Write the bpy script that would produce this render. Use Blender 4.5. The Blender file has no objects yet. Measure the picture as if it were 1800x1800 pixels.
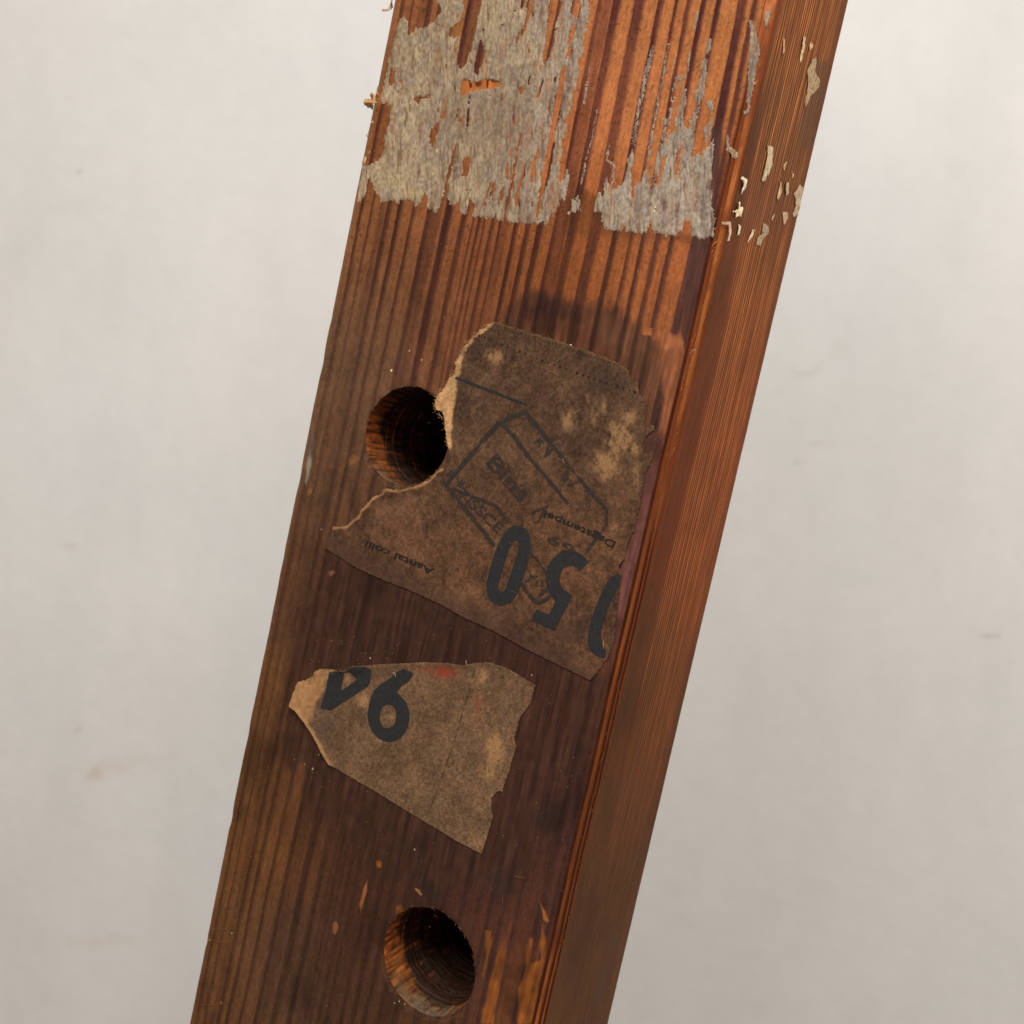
import bpy, math, random
import numpy as np

# ------------------------------------------------------------------ camera, world, lights
sc = bpy.context.scene
C = sc.collection
CAM_Z = 1.2
FPX, CPX = 1733.0, 900.0          # focal length / centre in the units of the 1800-unit tracing grid
cd = bpy.data.cameras.new("camera")
cam = bpy.data.objects.new("camera", cd); C.objects.link(cam)
cam.location = (0, 0, CAM_Z); cam.rotation_euler = (math.radians(90), 0, 0)
cd.sensor_width = 36; cd.lens = 36 * FPX / 1800.0
cd.clip_start = 0.01; cd.clip_end = 50
cd.dof.use_dof = True; cd.dof.focus_distance = 0.262; cd.dof.aperture_fstop = 26
sc.camera = cam

w = bpy.data.worlds.new("World"); sc.world = w; w.use_nodes = True
bg = w.node_tree.nodes["Background"]
bg.inputs[0].default_value = (1.0, 0.87, 0.76, 1); bg.inputs[1].default_value = 0.26

def area(name, loc, target, size, power, col):
    ld = bpy.data.lights.new(name, 'AREA'); ld.shape = 'RECTANGLE'; ld.size, ld.size_y = size
    ld.energy = power; ld.color = col
    o = bpy.data.objects.new(name, ld); C.objects.link(o); o.location = loc
    from mathutils import Vector
    o.rotation_euler = (Vector(target) - Vector(loc)).to_track_quat('-Z', 'Y').to_euler()
    return o
area("window_light", (-0.02, -0.70, 2.32), (0.0, 0.55, 1.30), (1.15, 0.8), 28, (1.0, 0.995, 0.985))
area("side_fill_light", (1.55, 0.0, 1.75), (0.0, 0.3, 1.2), (0.8, 1.3), 13, (1.0, 0.985, 0.95))  # added softbox out of view, brightens the narrow face and hole walls
sc.view_settings.view_transform = 'Standard'; sc.view_settings.look = 'None'
sc.view_settings.exposure = 0.0; sc.view_settings.gamma = 1.0
sc.cycles.max_bounces = 6

# ------------------------------------------------------------------ noise and colour helpers
def smooth(a, b, x):
    t = np.clip((x - a) / (b - a), 0, 1); return t * t * (3 - 2 * t)
_tab = {}
def vn(x, y, seed=0):
    if seed not in _tab: _tab[seed] = np.random.RandomState(seed + 11).rand(256, 256).astype(np.float32)
    t = _tab[seed]
    xi = np.floor(x).astype(np.int64); yi = np.floor(y).astype(np.int64)
    fx = x - xi; fy = y - yi
    fx = fx * fx * (3 - 2 * fx); fy = fy * fy * (3 - 2 * fy)
    a = t[xi & 255, yi & 255]; b = t[(xi + 1) & 255, yi & 255]
    c = t[xi & 255, (yi + 1) & 255]; d = t[(xi + 1) & 255, (yi + 1) & 255]
    return (a + (b - a) * fx + (c - a) * fy + (a - b - c + d) * fx * fy) * 2 - 1
def fbm(x, y, seed=0, octv=3):
    s = 0; a = 0.5
    for k in range(octv): s = s + a * vn(x * 2 ** k, y * 2 ** k, seed + 17 * k); a *= 0.55
    return s
def lin(c):
    c = np.asarray(c, float) / 255.0
    return np.where(c <= 0.04045, c / 12.92, ((c + 0.055) / 1.055) ** 2.4)

# ------------------------------------------------------------------ the beam's frame (millimetres: u across the front, v along, depth into the beam)
A_, B_, G_ = 0.07599377, -0.46166968, -0.21445251
PX0, PD0 = 0.03958281, 0.2592046
W, T = 120.0, 65.9
def _R(a, b, g):
    ca, sa, cb, sb, cg, sg = np.cos(a), np.sin(a), np.cos(b), np.sin(b), np.cos(g), np.sin(g)
    return (np.array([[cg, -sg, 0], [sg, cg, 0], [0, 0, 1]]) @ np.array([[1, 0, 0], [0, ca, -sa], [0, sa, ca]])
            @ np.array([[cb, 0, sb], [0, 1, 0], [-sb, 0, cb]]))
RB = _R(A_, B_, G_); eu, ev, en = RB.T
P0 = np.array([PX0, 0, -PD0])
def to_px(u, v, dep=0.0):
    u = np.asarray(u, float) * 1e-3; v = np.asarray(v, float) * 1e-3; dep = np.asarray(dep, float) * 1e-3
    q = [P0[k] + u * eu[k] + v * ev[k] - dep * en[k] for k in range(3)]
    return CPX - FPX * q[0] / q[2], CPX + FPX * q[1] / q[2]
def front(x, y):                     # a point of the front face seen at tracing point x, y
    r = np.stack([(np.asarray(x, float) - CPX) / FPX, -(np.asarray(y, float) - CPX) / FPX, -np.ones_like(np.asarray(x, float))], -1)
    t = (P0 @ en) / (r @ en); q = r * t[..., None] - P0
    return (q @ eu) * 1e3, (q @ ev) * 1e3
def side(x, y):                      # the same on the narrow face: depth, v
    r = np.stack([(np.asarray(x, float) - CPX) / FPX, -(np.asarray(y, float) - CPX) / FPX, -np.ones_like(np.asarray(x, float))], -1)
    t = (P0 @ eu) / (r @ eu); q = r * t[..., None] - P0
    return -(q @ en) * 1e3, (q @ ev) * 1e3
VB = -420.0                          # v of the beam's lower end
def loc(u, v, h):                    # beam-local metres, h = height out of the front face
    return np.stack([u, -h, v - VB], -1) * 1e-3
def cam2world(p): return (p[0], -p[2], p[1] + CAM_Z)

# ------------------------------------------------------------------ object helpers
def empty(name, **props):
    o = bpy.data.objects.new(name, None); C.objects.link(o)
    for k, v in props.items(): o[k] = v
    return o
def mesh_obj(name, verts, faces, mat, parent=None, col=None, smoothed=True, **props):
    me = bpy.data.meshes.new(name)
    verts = np.asarray(verts, np.float32)
    if isinstance(faces, np.ndarray):
        n, k = faces.shape
        me.vertices.add(len(verts)); me.vertices.foreach_set("co", verts.ravel())
        me.loops.add(n * k); me.loops.foreach_set("vertex_index", faces.astype(np.int32).ravel())
        me.polygons.add(n)
        me.polygons.foreach_set("loop_start", np.arange(0, n * k, k, dtype=np.int32))
        me.polygons.foreach_set("loop_total", np.full(n, k, np.int32))
        me.update(calc_edges=True)
    else:
        me.from_pydata([tuple(map(float, v)) for v in verts], [], faces); me.update()
    me.polygons.foreach_set("use_smooth", np.full(len(me.polygons), smoothed))
    if col is not None:
        a = me.attributes.new("tone", 'FLOAT_COLOR', 'POINT')
        c = np.ones((len(verts), 4), np.float32); c[:, :3] = col
        a.data.foreach_set("color", c.ravel())
    me.materials.append(mat)
    o = bpy.data.objects.new(name, me); C.objects.link(o)
    if parent: o.parent = parent
    for k, v in props.items(): o[k] = v
    return o

# ------------------------------------------------------------------ materials
def material(name, rough=0.6, spec=0.3, noise=(900, 900, 60), amt=0.22, bump=0.0, bscale=(900, 900, 60), flat=None, wear=None):
    m = bpy.data.materials.new(name); m.use_nodes = True
    nt = m.node_tree; N = nt.nodes; L = nt.links
    b = N["Principled BSDF"]; b.inputs["Roughness"].default_value = rough; b.inputs["Specular IOR Level"].default_value = spec
    tc = N.new("ShaderNodeTexCoord")
    def nz(scale, detail=3.0):
        mp = N.new("ShaderNodeMapping"); mp.inputs["Scale"].default_value = scale
        L.new(tc.outputs["Object"], mp.inputs["Vector"])
        n = N.new("ShaderNodeTexNoise"); n.inputs["Scale"].default_value = 1.0; n.inputs["Detail"].default_value = detail
        L.new(mp.outputs[0], n.inputs["Vector"]); return n
    n1 = nz(noise)
    mr = N.new("ShaderNodeMapRange"); mr.inputs[1].default_value = 0.25; mr.inputs[2].default_value = 0.75
    mr.inputs[3].default_value = 1 - amt; mr.inputs[4].default_value = 1 + amt
    L.new(n1.outputs["Fac"], mr.inputs[0])
    mx = N.new("ShaderNodeMix"); mx.data_type = 'RGBA'; mx.blend_type = 'MULTIPLY'; mx.inputs["Factor"].default_value = 1.0
    if flat is None:
        at = N.new("ShaderNodeAttribute"); at.attribute_name = "tone"; L.new(at.outputs["Color"], mx.inputs["A"])
    else: mx.inputs["A"].default_value = (*flat, 1)
    L.new(mr.outputs[0], mx.inputs["B"]); L.new(mx.outputs["Result"], b.inputs["Base Color"])
    if bump:
        n2 = nz(bscale, 4.0); bp = N.new("ShaderNodeBump"); bp.inputs["Distance"].default_value = bump * 1e-3
        bp.inputs["Strength"].default_value = 1.0
        L.new(n2.outputs["Fac"], bp.inputs["Height"]); L.new(bp.outputs[0], b.inputs["Normal"])
    if wear:                          # ink that has partly rubbed off
        sc_, lo, hi, opmin, opmax = wear
        n3 = nz(sc_, 4.0); r2 = N.new("ShaderNodeMapRange")
        r2.inputs[1].default_value = lo; r2.inputs[2].default_value = hi; r2.inputs[3].default_value = opmin; r2.inputs[4].default_value = opmax
        L.new(n3.outputs["Fac"], r2.inputs[0]); L.new(r2.outputs[0], b.inputs["Alpha"])
    return m
M_wood = material("aged_pine", 0.6, 0.05, (1300, 1300, 230), 0.13, 0.09, (2200, 2200, 420))
M_hole = material("bored_wood", 0.6, 0.25, (500, 500, 500), 0.35, 0.15, (1500, 1500, 1500))
M_resid = material("old_paper_fuzz", 0.9, 0.1, (2600, 2600, 900), 0.13, 0.16, (3000, 3000, 1200))
M_label = material("brown_paper", 0.85, 0.1, (2000, 2000, 1400), 0.13, 0.09, (3000, 3000, 2400))
M_ink = material("black_print", 0.6, 0.2, (1500, 1500, 1500), 0.2, flat=tuple(lin((48, 47, 47)) * .95), wear=((1400, 1400, 1100), 0.25, 0.5, 0.6, 0.97))
M_stamp = material("stamp_ink", 0.7, 0.15, (1500, 1500, 1500), 0.2, flat=tuple(lin((56, 48, 43)) * 1.1), wear=((700, 700, 600), 0.28, 0.55, 0.25, 0.92))
M_text = material("fine_print", 0.7, 0.15, (1500, 1500, 1500), 0.2, flat=tuple(lin((42, 37, 33))), wear=((2200, 2200, 2200), 0.2, 0.5, 0.45, 0.97))
M_fibre = material("pale_fibre", 0.8, 0.2, (600, 600, 600), 0.2)
M_wall = material("white_plaster", 0.9, 0.1, (6, 6, 6), 0.015, 0.5, (60, 60, 60))

# ------------------------------------------------------------------ polygons in tracing units
def P(s):                            # "x,y x,y ..." -> array
    return np.array([[float(a) for a in p.split(",")] for p in s.split()])
def off(pts, ox, oy, k):             # enlarged-view coordinates back to tracing units
    p = P(pts) if isinstance(pts, str) else np.asarray(pts, float)
    return p / k + np.array([ox, oy])
def sdf(px, py, poly):               # signed distance, positive inside
    d2 = np.full(px.shape, 1e18); ins = np.zeros(px.shape, bool)
    n = len(poly)
    for i in range(n):
        ax, ay = poly[i]; bx, by = poly[(i + 1) % n]
        ex, ey = bx - ax, by - ay; l2 = ex * ex + ey * ey + 1e-12
        t = np.clip(((px - ax) * ex + (py - ay) * ey) / l2, 0, 1)
        d2 = np.minimum(d2, (px - ax - t * ex) ** 2 + (py - ay - t * ey) ** 2)
        if ay != by:
            c = (ay > py) != (by > py)
            ins ^= c & (px < ex * (py - ay) / (by - ay) + ax)
    d = np.sqrt(d2); return np.where(ins, d, -d)
def pdist(px, py, line):
    d2 = np.full(px.shape, 1e18)
    for i in range(len(line) - 1):
        ax, ay = line[i]; bx, by = line[i + 1]; ex, ey = bx - ax, by - ay; l2 = ex * ex + ey * ey + 1e-12
        t = np.clip(((px - ax) * ex + (py - ay) * ey) / l2, 0, 1)
        d2 = np.minimum(d2, (px - ax - t * ex) ** 2 + (py - ay - t * ey) ** 2)
    return np.sqrt(d2)

# ------------------------------------------------------------------ wood grain (front)
XL = lambda y: 693 - 0.2013 * y
XC = lambda y: 1366 - 0.2244 * y
_bands = [(-5, 3, .3), (622, 628, .8), (641, 645, .75), (656, 669, .35), (669, 678, .9), (689, 696, 1), (714, 720, .9), (741, 750, 1), (750, 764, .42),
          (772, 785, 1), (803, 812, .95), (823.5, 826.5, .75), (833, 838, .95), (844, 847.5, .85), (857, 863, .95), (872, 877, .95),
          (880, 881.8, .7), (884.2, 885.8, .7), (887.5, 889, .6), (899, 906, .95), (919, 928, .9), (940, 951, 1), (969, 978, .85), (978, 995, .5),
          (996, 1010, .9), (1034, 1052, .75), (1075, 1085, 1), (1106, 1112, .9), (1127, 1135, 1), (1152, 1161, 1), (1178, 1187, 1), (1217, 1233, 1), (1242, 1252, .9), (1264, 1273, .9)]
_gx = np.linspace(-0.1, 1.1, 9001); _gv = np.zeros_like(_gx)
for a, b, s in _bands:
    f0, f1 = (a - 608) / 664.0, (b - 608) / 664.0
    e0, e1 = 1.0 / 664, min(4.5, 0.42 * (b - a) + 1) / 664
    _gv = np.maximum(_gv, s * smooth(f0 - e0, f0 + e0, _gx) * (1 - smooth(f1 - e1, f1 + e1, _gx)))
_kk = np.exp(-(np.arange(-110, 111) / 38.0) ** 2); _gb = np.convolve(_gv, _kk / _kk.sum(), 'same')
_rs = np.random.RandomState(5)
_fine = np.interp(_gx, np.linspace(-0.1, 1.1, 420), _rs.rand(420))
def grain(X, Y):
    f = (X - XL(Y)) / (XC(Y) - XL(Y))
    sh = np.interp(Y, [-300, 22, 420, 620, 1720, 2100], [-.024, -.021, 0, 0, -.02, -.026])
    fac = np.where(Y < 500, f, np.minimum(1, f / .1))
    g = f - sh * fac + 0.0022 * vn(f * 9, Y / 170, 3) + 0.0009 * vn(f * 30, Y / 45, 4) + 0.0004 * vn(f * 80, Y / 14, 5)
    sof = np.interp(Y, [480, 640, 1100, 1400, 1900], [0, .7, .7, .38, .35]) * (1 - .5 * smooth(.1, .5, vn(f * 7, Y / 200, 8)))
    sof = np.maximum(sof, .92 * smooth(.16, .26, f) * smooth(900, 1040, Y) * (1 - smooth(.72, .8, f) * smooth(1500, 1600, Y)))
    D = np.interp(g, _gx, _gv) * (1 - sof) + np.interp(g, _gx, _gb) * sof
    D = D * (0.86 + 0.2 * vn(g * 40, Y / 120, 6)) + 0.05 * (np.interp(g, _gx, _fine) - 0.5)
    return np.clip(D, 0, 1), f, g
def rgbf(X, Y, pts, sx, sy):         # smooth colour field through hand-read samples
    num = np.zeros(X.shape + (6,)); den = np.full(X.shape, 1e-9)
    for (x, y, L, Dk) in pts:
        ww = np.exp(-((X - x) / sx) ** 2 - ((Y - y) / sy) ** 2) + 1e-7 / (1 + ((X - x) / sx) ** 2 + ((Y - y) / sy) ** 2)
        num += ww[..., None] * np.array(list(L) + list(Dk), float); den += ww
    c = num / den[..., None]; return c[..., :3], c[..., 3:]
# surface colours read at places along the wood: (x, y, earlywood, latewood)
_front_pts = [
 (720, 40, (152, 92, 52), (92, 52, 40)), (690, 230, (140, 82, 44), (86, 48, 38)), (860, 100, (160, 98, 52), (84, 44, 40)), (1060, 60, (190, 114, 64), (100, 50, 42)),
 (1150, 180, (194, 116, 66), (98, 48, 42)), (1290, 100, (192, 116, 62), (92, 46, 42)), (1270, 280, (178, 102, 52), (82, 44, 42)), (960, 250, (186, 108, 60), (96, 48, 40)),
 (640, 400, (142, 88, 48), (84, 48, 38)), (720, 430, (140, 84, 50), (78, 42, 32)), (820, 430, (146, 84, 48), (76, 40, 32)), (940, 430, (156, 88, 46), (84, 44, 34)),
 (1040, 450, (150, 84, 42), (84, 46, 34)), (1130, 450, (172, 98, 54), (96, 52, 44)), (1220, 440, (166, 92, 48), (86, 56, 50)),
 (740, 530, (120, 74, 43), (84, 46, 37)), (860, 540, (118, 70, 42), (84, 44, 35)), (650, 520, (116, 76, 48), (84, 52, 40)),
 (590, 620, (108, 76, 52), (84, 56, 44)), (680, 600, (112, 78, 54), (86, 56, 44)), (780, 580, (126, 76, 48), (88, 48, 36)), (900, 510, (134, 74, 38), (76, 42, 32)),
 (1000, 500, (140, 76, 38), (76, 42, 30)), (1120, 560, (150, 84, 44), (86, 50, 42)), (1190, 620, (164, 94, 54), (92, 58, 52)), (1170, 720, (140, 84, 54), (92, 56, 48)),
 (560, 800, (100, 68, 46), (78, 52, 40)), (620, 880, (100, 68, 46), (78, 50, 38)), (1140, 860, (112, 66, 52), (96, 56, 46)), (1100, 1040, (106, 64, 54), (92, 54, 46)),
 (500, 1010, (96, 62, 40), (74, 46, 34)), (600, 1050, (72, 46, 33), (60, 38, 29)), (800, 1110, (68, 42, 32), (58, 36, 28)), (940, 1170, (74, 42, 36), (64, 38, 32)),
 (1060, 1210, (96, 56, 38), (78, 46, 36)), (460, 1250, (104, 68, 38), (72, 44, 30)), (540, 1360, (84, 52, 32), (62, 38, 28)), (640, 1480, (70, 43, 29), (58, 36, 27)), (420, 1450, (106, 68, 36), (70, 42, 28)),
 (480, 1480, (100, 62, 34), (64, 38, 26)), (800, 1530, (66, 40, 31), (56, 36, 29)), (960, 1340, (72, 42, 33), (60, 37, 31)), (1000, 1420, (78, 46, 40), (66, 40, 36)), (960, 1550, (76, 44, 33), (62, 38, 32)),
 (380, 1650, (102, 66, 38), (68, 42, 28)), (400, 1780, (98, 62, 36), (62, 38, 26)), (500, 1700, (82, 56, 40), (56, 36, 26)), (600, 1740, (74, 48, 32), (54, 34, 25)),
 (650, 1650, (70, 42, 30), (56, 34, 26)), (880, 1660, (84, 48, 33), (68, 42, 38)), (930, 1780, (112, 62, 28), (66, 40, 38)), (720, 1800, (78, 50, 30), (58, 36, 27)), (850, 1780, (78, 48, 34), (62, 40, 36))]
_patches = [  # bare, dirty or glue-stained places with an outline of their own: outline, colour, strength, edge, dark-band share
 (P("893,548 905,528 930,514 985,530 1018,541 1060,528 1088,545 1130,588 1160,600 1163,690 1166,790 1150,880 1110,1000 1040,1195 700,1040 780,850 800,660"), (84, 53, 41), .66, 12, 1.0),
 (P("1050,540 1100,560 1150,610 1160,680 1130,690 1095,640 1060,610"), (106, 70, 48), .6, 12, .8),
 (P("1131,574 1148,577 1146,592 1141,590 1128,588"), (166, 96, 52), .9, 1.0, 0),
 (P("1158,570 1184,588 1196,584 1212,590 1205,640 1198,700 1180,760 1168,800 1164,770 1166,700 1160,620"), (160, 94, 58), .75, 4, .1),
 (P("1158,585 1190,590 1206,598 1200,612 1160,612"), (186, 110, 66), .6, 6, 0),
 (P("1130,760 1152,754 1164,780 1150,800 1132,798"), (84, 52, 44), .9, 3, 0),
 (P("1140,815 1163,806 1160,850 1146,930 1128,1010 1112,1090 1098,1110 1086,1080 1092,1000 1112,935 1126,890"), (112, 68, 60), .85, 4, .1),
 (P("578,962 556,1030 530,1075 514,1110 505,1200 500,1330 540,1420 600,1470 660,1540 760,1560 900,1560 970,1500 1010,1400 1040,1290 1068,1190 1030,1190 880,1115 720,1040"), (66, 42, 32), .8, 14, .35),
 (P("522,1345 540,1340 538,1360 530,1385 515,1430 500,1470 496,1460 508,1420 516,1380"), (96, 58, 34), .8, 5, .2),
 (off("985,30 1030,230 1015,380 1000,470 950,700 920,880 890,1157 700,1157 715,950 720,740 790,560 800,380 840,180 880,180 880,330 860,450 880,470 960,440 970,280 960,240", 800, 1620, 6.43), (142, 78, 32), .88, 3, .15),
 (off("340,100 400,110 415,220 395,330 360,450 330,600 310,640 320,540 340,420 345,250", 800, 1620, 6.43), (138, 78, 34), .85, 2, 0),
 (off("490,320 580,320 560,430 540,560 500,760 470,900 430,1157 290,1157 310,990 360,900 400,640 450,520 470,380", 800, 1620, 6.43), (138, 76, 32), .88, 3, .1),
 (off("610,0 640,0 600,200 580,330 490,320 500,220 560,200", 800, 1620, 6.43), (112, 62, 34), .7, 3, .1),
 (off("430,150 470,140 500,270 510,330 480,400 420,440 430,330", 600, 1560, 4.5), (130, 76, 36), .8, 3, 0),
 (off("275,60 320,55 315,110 285,120", 600, 1500, 4.5), (150, 84, 36), .9, 2, 0),
 (off("175,270 205,210 200,290 165,420 150,465 145,400 165,330", 600, 1500, 4.5), (140, 84, 44), .9, 1.5, 0),
 (off("1570,380 1590,420 1640,520 1635,550 1600,530 1590,470", 600, 1500, 4.5), (162, 96, 46), .95, 1.2, 0),
 (off("580,275 620,285 645,330 630,335 600,310", 600, 1500, 4.5), (158, 108, 70), .95, 1.2, 0),
 (P("586,1622 592,1618 596,1630 590,1644 586,1640"), (132, 82, 44), .8, 1.5, 0),
 (P("612,808 622,800 630,806 624,814 614,816"), (134, 88, 50), .8, 2.5, 0), (P("594,822 602,818 604,826 596,830"), (126, 80, 50), .7, 2, 0),
 (P("540,862 546,856 548,866 540,872"), (142, 90, 54), .8, 2, 0), (P("576,1005 584,1002 590,1006 580,1014"), (126, 84, 56), .9, 1.2, 0),
 (P("540,806 546,790 548,810 543,840 538,852 536,846"), (150, 148, 128), .7, 2.5, 0),
 (P("545,770 550,755 552,775 547,800 543,800"), (92, 82, 84), .6, 3, 0),
 (P("960,1420 985,1410 990,1450 965,1470 945,1460 930,1440"), (52, 38, 33), .6, 10, .2), (P("850,1540 900,1520 905,1570 870,1590"), (52, 38, 33), .6, 10, .2),
 (P("745,1560 756,1545 768,1555 772,1595 750,1592"), (46, 34, 27), .7, 4, .1),
 (P("820,430 1020,440 1010,480 820,470"), (120, 66, 36), .25, 20, .6),
 (P("946,515 1010,525 1010,560 920,560"), (62, 38, 33), .6, 10, .4),
 (P("1098,385 1180,405 1260,425 1250,432 1060,412 1050,378"), (104, 60, 36), .35, 6, .6),
 (P("1010,330 1050,345 1060,410 1040,420 990,400"), (110, 62, 34), .55, 10, .5),
 (P("1252,225 1270,225 1264,300 1259,360 1272,400 1262,440 1240,530 1222,620 1208,720 1203,720 1208,640 1199,585 1203,520 1210,450 1219,420 1240,370 1250,300"), (88, 56, 50), .88, 3.5, .1),
 (P("812,140 829,143 845,140 858,140 882,142 878,152 866,158 845,161 822,165 813,172 809,160"), (196, 112, 54), .95, 2, 0),
 (P("824,140 829,143 830,154 826,155"), (70, 34, 20), .9, 1, 0), (P("834,145 848,141 846,150 838,154"), (92, 44, 22), .85, 1.5, 0), (P("855,139 860,140 858,156 854,156"), (80, 38, 20), .9, 1, 0), (P("862,140 882,141 880,145 864,144"), (86, 42, 24), .8, 1, 0),
 (P("655,166 692,166 690,178 668,182 652,186"), (176, 100, 50), .7, 3, 0),
]
GAIN = 1.0                            # picture brightness -> reflectance
def E_of(X, Y): return np.interp(Y, [-200, 0, 900, 1800, 2100], [1.30, 1.25, .97, .76, .70])
def front_colour(X, Y):
    D, f, g = grain(X, Y)
    L, K = rgbf(X, Y, _front_pts, 75.0, 95.0)
    Dl = np.clip(D * 1.12, 0, 1)
    L = L * 1.03; K = K * .95
    low_ = (smooth(900, 1200, Y) * .18)[..., None]; mean_ = L * .6 + K * .4; L = L + (mean_ - L) * low_; K = K + (mean_ - K) * low_
    col = L * (1 - Dl[..., None]) + K * Dl[..., None]
    streak = 0.045 * vn(g * 260, Y / 130, 21) + 0.05 * vn(g * 620, Y / 60, 22) + 0.10 * fbm(X / 26, Y / 40, 23) + .06 * vn(X / 4, Y / 7, 24) + .07 * vn(X / 2.3, Y / 3, 25) - .20 * smooth(.55, .8, vn(X / 3.4, Y / 3, 26)) * smooth(560, 420, Y)
    col = col * (1 + streak[..., None])
    for k, (poly, c, st, ed, dk) in enumerate(_patches):
        x0, y0 = poly.min(0) - 3 * ed; x1, y1 = poly.max(0) + 3 * ed
        m = (X > x0) & (X < x1) & (Y > y0) & (Y < y1)
        if not m.any(): continue
        xx, yy = X[m], Y[m]
        s = sdf(xx, yy, poly) + ed * .45 * vn(g[m] * 300, yy / 40, 40 + k) + ed * 0.6 * vn(xx / 7, yy / 16, 60 + k)
        a = st * smooth(-ed, ed, s) * (1 - dk * 0.0)
        tgt = np.array(c, float) * (1 - dk * 0.45 * D[m])[..., None] * (1 + (0.12 + .25 * dk) * vn(g[m] * 150, yy / 60, 80 + k) + 0.09 * vn(xx / 9, yy / 12, 81 + k) + .06 * vn(g[m] * 420, yy / 30, 82 + k))[..., None]
        col[m] = col[m] * (1 - a)[..., None] + tgt * a[..., None]
    # old glue shows through as streaks
    # grime that hangs in patches over the lower two thirds
    gr = smooth(0.05, 0.6, fbm(X / 60, Y / 110, 33)) * smooth(450, 700, Y) * 0.22
    col = col * (1 - gr)[..., None]
    # pale wear on the left arris
    a = (1 - smooth(0.004, 0.013, f)) * np.interp(Y, [0, 380, 620, 1000, 1300, 1800], [.7, .7, .45, .5, .25, .15])
    col = col * (1 - a)[..., None] + np.array([138, 100, 72.]) * np.interp(Y, [0, 900, 1800], [1, .92, .8])[..., None] * a[..., None]
    gy = col.mean(-1, keepdims=True); col = gy + .95 * (col - gy)
    return np.clip(col, 4, 250), D
def front_height(X, Y, D=None):       # mm: latewood stands proud of the worn earlywood
    if D is None: D, f, g = grain(X, Y)
    else: f = (X - XL(Y)) / (XC(Y) - XL(Y))
    amp = np.interp(Y, [0, 450, 650, 1800], [.24, .18, .05, .05])
    return amp * (D - 0.5) + 0.025 * fbm(f * 90, Y / 60, 51) + 0.10 * fbm(X / 90, Y / 160, 52)

# ------------------------------------------------------------------ beam body: one closed skin of columns (round the section) and rows (along)
CELL = 0.28
vmin = float(min(front(np.array([331.]), np.array([1800.]))[1][0], front(np.array([1065.]), np.array([1800.]))[1][0])) - 16
vmax = float(max(front(np.array([693.]), np.array([0.]))[1][0], front(np.array([1390.]), np.array([0.]))[1][0])) + 16
rows = np.arange(vmin, vmax, CELL)
rows = np.concatenate([np.linspace(VB, vmin - CELL, 60), rows, np.linspace(vmax, 560, 60)])
AR = 4.4                               # the worn arris between front and narrow face
su, sd, kind = [], [], []
for d_ in np.linspace(T, 0.9, 40): su.append(-W); sd.append(d_); kind.append(0)
for t_ in np.linspace(0, 1, 6)[1:-1]: su.append(-W + 0.9 * (1 - math.cos(t_ * math.pi / 2))); sd.append(0.9 * (1 - math.sin(t_ * math.pi / 2))); kind.append(1)
for u_ in np.arange(-W + 0.9, -AR, CELL): su.append(u_); sd.append(0.0); kind.append(1)
na0 = len(su)
for u_ in np.linspace(-AR, -0.35, 26): su.append(u_); sd.append(0.0); kind.append(2)
for t_ in np.linspace(0, 1, 5)[1:-1]: su.append(-0.35 + 0.35 * math.sin(t_ * math.pi / 2)); sd.append(0.35 * (1 - math.cos(t_ * math.pi / 2))); kind.append(2)
for d_ in np.arange(0.35, T, 0.27): su.append(0.0); sd.append(d_); kind.append(3)
su.append(0.0); sd.append(T); kind.append(3)
su = np.array(su); sd = np.array(sd); kind = np.array(kind)
NC, NR = len(su), len(rows)
U, V = np.meshgrid(su, rows); DEP = np.meshgrid(sd, rows)[0]; KIND = np.meshgrid(kind, rows)[0]
V = V + 0.0
HGT = -DEP.copy(); UU = U.copy()
TONE = np.zeros(U.shape + (3,))
X, Y = to_px(U, V, DEP)
m = (KIND == 1) | (KIND == 2)
cf, Df = front_colour(X[:, (kind == 1) | (kind == 2)], Y[:, (kind == 1) | (kind == 2)])
fcols = np.where((kind == 1) | (kind == 2))[0]
hf = front_height(X[:, fcols], Y[:, fcols], Df)
fade = smooth(-W, -W + 1.2, U[:, fcols])
# arris: groove - ridge - groove - corner, changing along the beam
a_u = U[:, fcols] + AR
yA = Y[:, fcols]
low = smooth(860, 1010, yA)            # double groove only in the lower half
wob = 0.16 * vn(yA / 150, yA * 0, 71) + 0.05 * vn(yA / 30, yA * 0, 72)
gp = lambda c, wd: np.exp(-((a_u - c - wob) / wd) ** 2)
chip = smooth(200, 60, yA) * 1.2
g1 = gp(0.75 - chip * .3, 0.34) * (0.75 + 0.2 * vn(yA / 40, yA * 0, 73))
g2 = (gp(2.75, 0.26) + gp(3.85, 0.2)) * low * 0.7
bot = smooth(1380, 1560, yA)
ridge = (gp(1.75, 0.45) + gp(3.25, .3) * bot) * low + (smooth(2.3 - chip * 1.6, 2.7 - chip * 1.6, a_u - wob) * (1 - smooth(3.3, 3.9, a_u)) + .25 * vn(a_u * 3.2, yA / 50, 77)) * (1 - low)
ridge = np.clip(ridge, 0, 1)
hf = hf * fade
hf = hf - 0.9 * g1 - 0.8 * g2 - 0.35 * smooth(1.2, 4.2, a_u) * (1 - low) * (a_u > 0)
isA = smooth(0.15, 0.7, a_u)
rid_c = np.stack([np.interp(yA, [0, 560, 900, 1150, 1500, 1800], q) for q in ([218, 168, 122, 138, 92, 146], [130, 98, 68, 74, 50, 80], [76, 46, 34, 30, 26, 34])], -1)
grv_c = np.stack([np.interp(yA, [0, 560, 900, 1800], q) for q in ([116, 78, 66, 58], [58, 36, 32, 30], [34, 26, 22, 20])], -1)
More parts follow.
